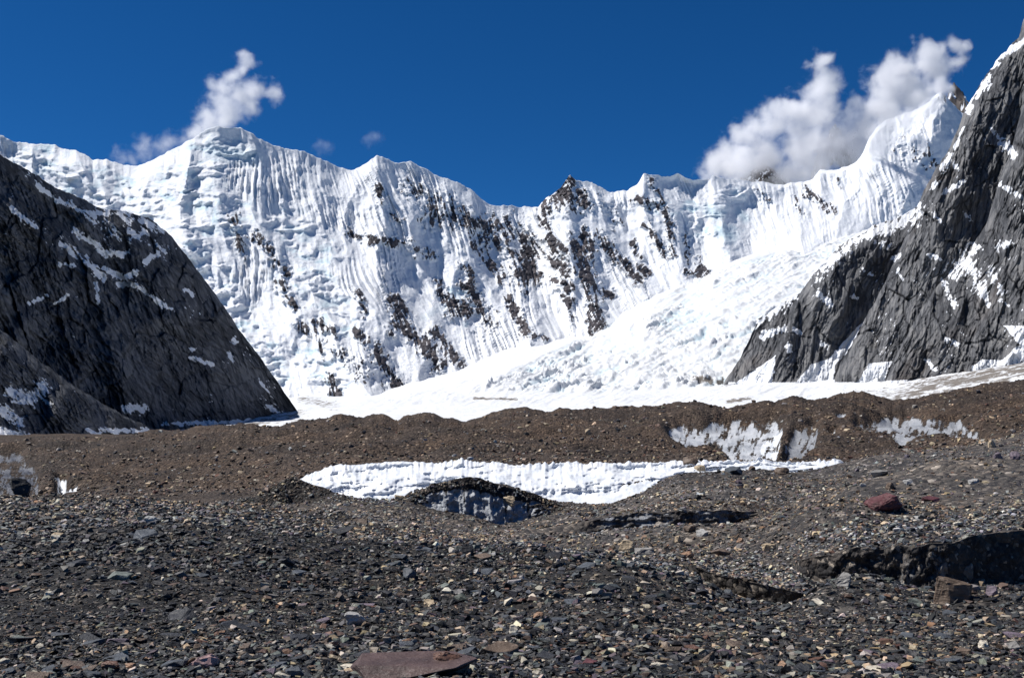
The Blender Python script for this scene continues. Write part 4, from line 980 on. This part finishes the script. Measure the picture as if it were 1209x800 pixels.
# x, y of foot, width, height (photo px), colour, flat?, label
BOULDERS = [
    (816, 551, 18, 15, 'brown', 0, 'red-brown block on the crest above the right end of the white ice'),
    (826, 556, 13, 10, 'tan', 0, 'tan block touching the red-brown block on the crest by the ice'),
    (868, 560, 23, 12, 'slate', 1, 'blue-grey tilted slab standing against the white ice strip'),
    (889, 556, 10, 7, 'brown', 0, 'small brown stone just right of the blue-grey slab by the ice'),
    (924, 560, 18, 10, 'brown', 0, 'rounded brown boulder at the right tip of the white ice strip'),
    (1172, 529, 12, 11, 'tan', 0, 'upright tan stone below the end of the grey ice crescent'),
    (1042, 564, 24, 13, 'grey', 1, 'tilted grey-tan slab on the slope above the dark red boulder'),
    (1046, 606, 38, 22, 'red', 0, 'large dark red boulder on the grey rubble slope'),
    (1053, 578, 13, 9, 'brown', 0, 'small brown stone directly above the dark red boulder'),
    (1075, 575, 13, 8, 'pale', 1, 'pale grey stone up slope from the dark red boulder, right of the brown one'),
    (1151, 575, 12, 8, 'pale', 1, 'pale grey stone high on the right slope, below the upright tan stone'),
    (1180, 544, 10, 9, 'purple', 0, 'small purple-grey stone below the upright tan stone at the right'),
    (1199, 543, 13, 10, 'purple', 0, 'wider purple-grey stone near the right edge of the slope'),
    (1101, 592, 21, 8, 'red', 1, 'low dark red slab right of the large dark red boulder'),
    (1131, 622, 12, 7, 'cream', 0, 'cream stone just above the shadowed crevasse lip'),
    (1019, 575, 7, 5, 'pale', 0, 'tiny pale stone left of the tilted grey-tan slab'),
    (909, 650, 16, 11, 'tan', 0, 'sunlit tan block left of the shadowed crevasse'),
    (997, 692, 20, 16, 'grey', 0, 'grey-tan boulder at the foot of the dirty ice in the crevasse'),
    (1008, 676, 15, 7, 'purple', 1, 'purple slab perched on the grey-tan boulder by the crevasse ice'),
    (1127, 712, 46, 37, 'brown', 0, 'big brown boulder standing before the dark hollow at the right'),
    (1172, 703, 13, 14, 'purple', 0, 'upright purple stone right of the big brown boulder by the hollow'),
    (1203, 710, 20, 11, 'charcoal', 1, 'dark slab at the right edge, level with the big brown boulder'),
    (1187, 690, 9, 7, 'tan', 0, 'small tan stone above the dark slab at the right edge'),
    (968, 713, 20, 7, 'cream', 1, 'long cream stone at the end of the small shadowed bank'),
    (1161, 765, 14, 9, 'cream', 0, 'rounded cream stone in the lower right rubble'),
    (1141, 776, 23, 12, 'brown', 1, 'wedge-shaped brown slab below the rounded cream stone'),
    (1198, 768, 16, 11, 'grey', 0, 'round grey stone near the lower right corner'),
    (1082, 775, 14, 6, 'pink', 1, 'flat pale pink stone in the lower right rubble'),
    (926, 791, 12, 11, 'orange', 0, 'orange stone at the bottom edge, right of centre'),
    (912, 784, 17, 10, 'charcoal', 1, 'dark slab beside the orange stone at the bottom edge'),
    (1034, 793, 22, 5, 'cream', 1, 'thin cream slab along the bottom edge at the right'),
    (1084, 716, 18, 10, 'green', 1, 'grey-green slab left of the big brown boulder by the hollow'),
    (741, 653, 18, 17, 'tan', 0, 'upright tan-brown boulder leaning on a wide grey one in the middle'),
    (760, 656, 30, 14, 'grey', 0, 'wide grey-tan boulder beside the upright tan-brown one'),
    (816, 629, 15, 9, 'brown', 0, 'brown stone at the foot of the dirty ice bank in the middle'),
    (830, 636, 17, 10, 'pale', 1, 'pale green-grey slab below the dirty ice bank'),
    (801, 640, 10, 8, 'tan', 0, 'small tan stone left of the pale green-grey slab'),
    (874, 641, 8, 6, 'orange', 0, 'small orange stone up slope from the shadowed bank'),
    (745, 671, 18, 8, 'slate', 1, 'bluish slab just below the wide grey-tan boulder'),
    (652, 658, 25, 7, 'black', 1, 'long black slab on the crest in the middle'),
    (680, 661, 12, 8, 'purple', 1, 'purple slab right of the long black slab'),
    (812, 659, 15, 8, 'orange', 0, 'orange-brown stone right of the wide grey-tan boulder'),
    (850, 655, 27, 10, 'brown', 1, 'broad brown slab above the small shadowed bank'),
    (825, 590, 8, 7, 'black', 0, 'small black stone on the slope below the white ice'),
    (807, 603, 10, 6, 'grey', 1, 'small grey slab on the lip of the dirty ice bank'),
    (695, 514, 8, 7, 'tan', 0, 'tan stone standing alone on the brown ridge'),
    (404, 633, 35, 13, 'black', 1, 'large black slab casting shade on the rubble left of centre'),
    (425, 618, 18, 8, 'brown', 1, 'brown slab just behind the large black slab'),
    (471, 592, 17, 9, 'tan', 0, 'tan block at the left foot of the dirty ice hummock'),
    (600, 597, 19, 13, 'tan', 0, 'tan block embedded in the dirty ice hummock'),
    (482, 687, 17, 15, 'slate', 0, 'dark blue slate block in the rubble below the large black slab'),
    (553, 656, 15, 14, 'charcoal', 0, 'dark block on the crest below the dirty ice hummock'),
    (337, 668, 19, 14, 'charcoal', 0, 'dark block below left of the large black slab'),
    (420, 738, 27, 20, 'pale', 0, 'rounded pale tan boulder on the dark foreground rubble'),
    (504, 652, 19, 8, 'slate', 1, 'slate slab between the black slab and the dark block'),
    (521, 694, 21, 7, 'green', 1, 'flat grey-green slab right of the dark blue slate block'),
    (469, 668, 12, 7, 'green', 0, 'small greenish stone above the dark blue slate block'),
    (562, 677, 9, 8, 'pale', 0, 'small pale stone in the middle of the rubble'),
    (607, 751, 12, 14, 'cream', 0, 'upright cream stone near the bottom centre'),
    (662, 735, 20, 10, 'slate', 1, 'slate slab right of the upright cream stone'),
    (636, 730, 13, 9, 'orange', 0, 'orange stone beside the slate slab near bottom centre'),
    (506, 715, 16, 9, 'tan', 0, 'tan wedge right of the rounded pale tan boulder'),
    (540, 703, 16, 7, 'grey', 1, 'grey slab above the tan wedge'),
    (592, 775, 46, 16, 'brown', 1, 'broad pinkish brown slab at the bottom centre'),
    (480, 806, 150, 24, 'umber', 1, 'very large flat dark brown slab at the bottom edge'),
    (530, 797, 45, 25, 'rust', 0, 'rusty red block on the end of the very large flat slab'),
    (416, 790, 27, 6, 'cream', 1, 'cream sliver beside the very large flat slab'),
    (347, 800, 22, 14, 'slate', 0, 'blue-grey block at the bottom edge left of the large slab'),
    (695, 785, 22, 8, 'red', 1, 'pinkish red slab at the bottom, right of centre'),
    (17, 586, 32, 25, 'black', 0, 'black boulder on the crest at the left edge'),
    (34, 606, 18, 8, 'green', 1, 'greenish slab below the black boulder at the left edge'),
    (169, 637, 35, 13, 'slate', 1, 'large grey slab on the upper left rubble slope'),
    (176, 617, 14, 11, 'pale', 0, 'pale block behind the large grey slab at upper left'),
    (140, 684, 30, 12, 'green', 1, 'large greenish slab on the left rubble slope'),
    (90, 669, 27, 10, 'charcoal', 1, 'dark slab left of the large greenish slab'),
    (212, 733, 35, 13, 'charcoal', 1, 'tilted charcoal slab in the lower left rubble'),
    (278, 744, 40, 12, 'charcoal', 1, 'long charcoal slab right of the tilted one'),
    (239, 786, 38, 18, 'pink', 0, 'pinkish grey boulder near the lower left bottom edge'),
    (129, 792, 26, 13, 'rust', 0, 'rust coloured block at the lower left bottom edge'),
    (152, 791, 15, 8, 'orange', 0, 'orange-rust stone touching the rust coloured block'),
    (163, 615, 8, 6, 'tan', 0, 'small tan stone left of the pale block at upper left'),
    (187, 686, 11, 5, 'cream', 1, 'small cream stone right of the large greenish slab'),
    (262, 749, 9, 7, 'orange', 0, 'small orange pebble on the end of the long charcoal slab'),
    (48, 802, 34, 7, 'green', 1, 'pale green slab in the lower left corner'),
    (67, 637, 13, 8, 'tan', 0, 'tan stone below the greenish slab at the left edge'),
    (58, 704, 12, 6, 'cream', 0, 'cream stone in the lower left rubble'),
    (247, 615, 15, 6, 'grey', 1, 'thin grey slab on the upper left crest'),
    (838, 786, 19, 18, 'brown', 0, 'brown block at the bottom, right of centre'),
    (803, 784, 19, 6, 'pale', 1, 'pale slab left of the brown block at the bottom'),
    (710, 697, 15, 8, 'green', 1, 'greenish slab in the middle of the foreground rubble'),
]

def place_stone(name, p, Y, w, h, colr, flat, label, seed, group=None, me=None, cat=None):
    wm = w * Y / F; hm = h * Y / F
    r = random.Random(seed)
    if me is None:
        if flat:
            sx, sy, sz = wm * 1.02, wm * r.uniform(0.7, 0.95), max(hm * 0.75, wm * 0.14)
        else:
            sx, sy, sz = wm, wm * r.uniform(0.75, 0.95), hm * 1.15
        me = stone_mesh(name, seed, sx, sy, sz, mat_stone(colr), flat)
    o = bpy.data.objects.new(name, me); COL.objects.link(o)
    hh = max(v.co.z for v in me.vertices)
    o.location = (p[0], p[1] + (wm * 0.3 if flat else wm * 0.2), p[2] + hh * (0.55 if flat else 0.5))
    o.rotation_euler = (r.uniform(0.05, 0.32) if flat else r.uniform(-.15, .15), r.uniform(-.2, .2), r.uniform(-0.35, 0.35))
    tag(o, label, cat or ('slab' if flat else 'boulder'), group, 'thing')
    return o

def build_stones():
    for k, (px, py, w, h, c, fl, lab) in enumerate(BOULDERS):
        p, Y = ground_hit(px, min(py, 806))
        place_stone('flat_stone' if fl else 'boulder', p, Y, w, h, c, fl, lab, 1000 + k)
    kinds = [('charcoal', 52, 'small charcoal slate slab lying in the dark foreground rubble', 'charcoal slate slabs in the foreground'),
             ('slate', 46, 'small blue-grey slate slab lying in the dark foreground rubble', 'blue-grey slate slabs in the foreground'),
             ('green', 22, 'small grey-green slab lying in the dark foreground rubble', 'grey-green slabs in the foreground'),
             ('brown', 26, 'small plain brown slab lying in the dark foreground rubble', 'brown slabs in the foreground'),
             ('purple', 14, 'small purplish slab lying in the dark foreground rubble', 'purplish slabs in the foreground'),
             ('cream', 18, 'small bright cream pebble lying in the dark foreground rubble', 'cream pebbles in the foreground'),
             ('rust', 9, 'small rust coloured stone lying in the dark foreground rubble', 'rust coloured stones in the foreground')]
    r = random.Random(77)
    for c, n, lab, grp in kinds:
        fl = c not in ('cream', 'rust')
        protos = [stone_mesh('flat_stone' if fl else 'pebble', 500 + q + hash(c) % 7 * 0 + len(c) * 13, 1.0, r.uniform(0.65, .9), r.uniform(0.14, 0.24) if fl else 0.5, mat_stone(c), fl, 1) for q in range(4)]
        for k in range(n):
            px = r.uniform(-10, 1219)
            bottom = r.random() < 0.6
            py = r.uniform(752, 805) if bottom else r.uniform(655 if 200 < px < 800 else 690, 752)
            if px < 250 and not bottom: py = r.uniform(610, 752)
            p, Y = ground_hit(px, py)
            if Y > 30 or (px > 930 and py < 715): continue
            w = r.uniform(15, 30) * (1.15 if bottom else 0.85) * (1 if fl else 0.62)
            o = place_stone('flat_stone' if fl else 'pebble', p, Y, w, w * 0.3, c, fl, lab, 3000 + k + len(c) * 100, grp, protos[k % 4], 'slab' if fl else 'pebble')
            s = w * Y / F
            o.scale = (s, s, s); o.rotation_euler[2] = r.uniform(0, 6.28)
            o.rotation_euler[0] = r.uniform(-.3, .3)
            o.location = (p[0], p[1], p[2] + s * (0.07 if fl else 0.14))

# ------------------------------------------------------------------ clouds
def cloud(name, puffs, Yd, dens, label, noise_scale, thr=0.0, step=0.12):
    sc_ = Yd / F
    P = []
    r = random.Random(len(puffs))
    for (px, py, rad, *dy) in puffs:
        rad *= 1.1
        x, y, z = unproj(px, py, Yd + (dy[0] if dy else 0))
        P.append((x, y + r.uniform(-0.6, 0.6) * rad * sc_, z, rad * sc_))
    cx = sum(p[0] for p in P) / len(P); cz = sum(p[2] for p in P) / len(P)
    org = Vector((cx, Yd, cz))
    # hull mesh: union of lumps, remeshed to one closed skin
    bm = bmesh.new()
    for (x, y, z, R) in P:
        bmesh.ops.create_icosphere(bm, subdivisions=3, radius=R * 1.4, matrix=Matrix.Translation(Vector((x, y, z)) - org))
    me = bpy.data.meshes.new('cloud_tmp'); bm.to_mesh(me); bm.free()
    tmp = bpy.data.objects.new('cloud_tmp', me); COL.objects.link(tmp)
    md = tmp.modifiers.new('r', 'REMESH'); md.mode = 'VOXEL'; md.voxel_size = min(p[3] for p in P) * 0.28
    dg = bpy.context.evaluated_depsgraph_get()
    me2 = bpy.data.meshes.new_from_object(tmp.evaluated_get(dg)); me2.name = name
    bpy.data.objects.remove(tmp); bpy.data.meshes.remove(me)
    t = NT('cloud_vapour')
    c = t.coord()
    wn = t.n('ShaderNodeTexNoise'); t.l(c, wn.inputs['Vector']); wn.inputs['Scale'].default_value = noise_scale * 0.6; wn.inputs['Detail'].default_value = 4
    sub = t.n('ShaderNodeVectorMath', operation='SUBTRACT'); t.l(wn.outputs['Color'], sub.inputs[0]); sub.inputs[1].default_value = (.5, .5, .5)
    mr = sum(p[3] for p in P) / len(P)
    cw = t.n('ShaderNodeVectorMath', operation='MULTIPLY_ADD'); t.l(sub.outputs[0], cw.inputs[0]); cw.inputs[1].default_value = (mr * 1.7,) * 3; t.l(c, cw.inputs[2])
    acc = None
    for (x, y, z, R) in P:
        d = t.n('ShaderNodeVectorMath', operation='DISTANCE'); t.l(cw.outputs[0], d.inputs[0]); d.inputs[1].default_value = Vector((x, y, z)) - org
        v = t.math('MULTIPLY_ADD', d.outputs['Value'], -1.0 / R, 1.0)
        acc = v if acc is None else t.math('SMOOTH_MAX', acc, v, 0.35)
    n = t.noise(c, noise_scale, 6, 0.62, 0.3)
    f = t.math('ADD', acc, t.math('MULTIPLY', t.math('SUBTRACT', n, 0.5), 2.0))
    f = t.smooth(f, thr, thr + 1.15)
    pv = t.n('ShaderNodeVolumePrincipled')
    pv.inputs['Color'].default_value = (0.97, 0.97, 0.98, 1); pv.inputs['Anisotropy'].default_value = 0.25
    t.l(t.math('MULTIPLY', f, dens), pv.inputs['Density'])
    t.l(pv.outputs[0], t.out.inputs['Volume'])
    for holder in (t.m.cycles if hasattr(t.m, 'cycles') else None, t.m):
        if holder is not None and hasattr(holder, 'volume_step_rate'):
            holder.volume_step_rate = step
    me2.materials.clear(); me2.materials.append(t.m)
    o = bpy.data.objects.new(name, me2); COL.objects.link(o); o.location = org
    tag(o, label, 'cloud')
    o['kind'] = 'thing'
    return o

def build_clouds():
    cloud('cloud', [(968, 76, 17), (976, 96, 22), (962, 115, 22), (945, 135, 27), (935, 120, 14), (978, 130, 24), (910, 148, 25), (885, 163, 27), (862, 182, 26), (842, 202, 20), (872, 202, 26), (905, 188, 32), (945, 178, 34), (985, 172, 34), (1018, 155, 30),
                    (1038, 128, 28), (1014, 122, 16), (1040, 98, 24), (1062, 82, 22), (1088, 72, 22), (1112, 64, 20), (1128, 58, 13), (1130, 74, 12), (1056, 108, 28), (1082, 98, 27), (1108, 86, 20), (1095, 112, 18), (1060, 68, 14), (1008, 188, 26), (1030, 165, 26), (1050, 140, 24), (1080, 122, 20), (1032, 172, 15, -1900), (1048, 150, 15, -1800), (1072, 133, 14, -1700), (1096, 117, 12, -1600), (1112, 100, 12, -1300), (962, 205, 22), (925, 210, 22), (830, 214, 12)],
          10650, 0.019, 'large twin-armed white cloud rising behind the ridge at the right', 0.0070, 0.04)
    cloud('cloud', [(293, 72, 13), (283, 82, 13), (274, 92, 17), (284, 106, 20), (264, 112, 22), (306, 107, 17), (324, 107, 14), (268, 130, 23), (250, 138, 22), (245, 152, 20), (300, 128, 14), (285, 120, 16), (236, 160, 16), (262, 150, 18)],
          8200, 0.017, 'ragged white cloud plume rising from the rounded snow summit', 0.010, 0.06)
    cloud('cloud', [(222, 164, 14), (206, 168, 16), (190, 173, 18), (174, 178, 17), (170, 168, 13), (158, 186, 15), (143, 187, 13)],
          8000, 0.006, 'thin wispy cloud trailing along the ridge left of the snow summit', 0.013, 0.12)
    cloud('cloud', [(384, 173, 12), (376, 170, 10)], 8600, 0.0028, 'faint cloud scrap just right of the rounded snow summit', 0.012, 0.15)
    cloud('cloud', [(443, 161, 12), (436, 163, 10)], 8600, 0.0028, 'tiny lone cloud scrap above the middle of the ridge', 0.012, 0.15)

# ------------------------------------------------------------------ light, sky, camera
SUN_EL = 54.0
SUN_AZ = -84.0      # degrees clockwise from straight ahead: sun stands to the left

def build_light():
    el, az = math.radians(SUN_EL), math.radians(SUN_AZ)
    d = Vector((math.sin(az) * math.cos(el), math.cos(az) * math.cos(el), math.sin(el)))
    L = bpy.data.lights.new('sun', 'SUN'); L.energy = 4.8; L.angle = math.radians(0.5); L.color = (1.0, 0.965, 0.92)
    o = bpy.data.objects.new('sun', L); COL.objects.link(o)
    o.rotation_euler = (-d).to_track_quat('-Z', 'Y').to_euler()
    w = bpy.data.worlds.new('World'); sc.world = w; w.use_nodes = True
    nt = w.node_tree; nt.nodes.clear()
    sky = nt.nodes.new('ShaderNodeTexSky'); sky.sky_type = 'NISHITA'; sky.sun_disc = False
    sky.sun_elevation = el; sky.sun_rotation = az % (2 * math.pi)
    sky.altitude = 4700; sky.air_density = 1.0; sky.dust_density = 0.0; sky.ozone_density = 3.0
    hs = nt.nodes.new('ShaderNodeHueSaturation'); hs.inputs['Saturation'].default_value = 1.10; hs.inputs['Value'].default_value = 1.0
    bg = nt.nodes.new('ShaderNodeBackground'); bg.inputs[1].default_value = 0.08
    out = nt.nodes.new('ShaderNodeOutputWorld')
    mx = nt.nodes.new('ShaderNodeMix'); mx.data_type = 'RGBA'; mx.blend_type = 'MULTIPLY'; mx.inputs[0].default_value = 1.0
    mx.inputs[7].default_value = (0.37, 0.61, 0.86, 1)
    nt.links.new(sky.outputs[0], mx.inputs[6]); nt.links.new(mx.outputs[2], hs.inputs['Color']); nt.links.new(hs.outputs[0], bg.inputs[0]); nt.links.new(bg.outputs[0], out.inputs[0])
    cam = bpy.data.cameras.new('camera'); co = bpy.data.objects.new('camera', cam); COL.objects.link(co)
    cam.sensor_width = 36; cam.sensor_fit = 'HORIZONTAL'; cam.lens = 36 * F / 1209.0
    cam.clip_start = 0.1; cam.clip_end = 60000
    co.location = (0, 0, EYE); co.rotation_euler = (math.pi / 2 + TH, 0, 0)
    sc.camera = co
    sc.view_settings.view_transform = 'Standard'; sc.view_settings.look = 'None'; sc.view_settings.gamma = 1
    sc.view_settings.use_curve_mapping = False
    sc.view_settings.exposure = 0.30
    sc.cycles.volume_bounces = 8
    sc.cycles.max_bounces = 8; sc.cycles.diffuse_bounces = 3
    sc.cycles.volume_max_steps = 256

build_light()
build_wall()
build_glacier()
build_left()
build_right()
build_horns()
build_ground()
build_rubble()
build_stones()
build_clouds()
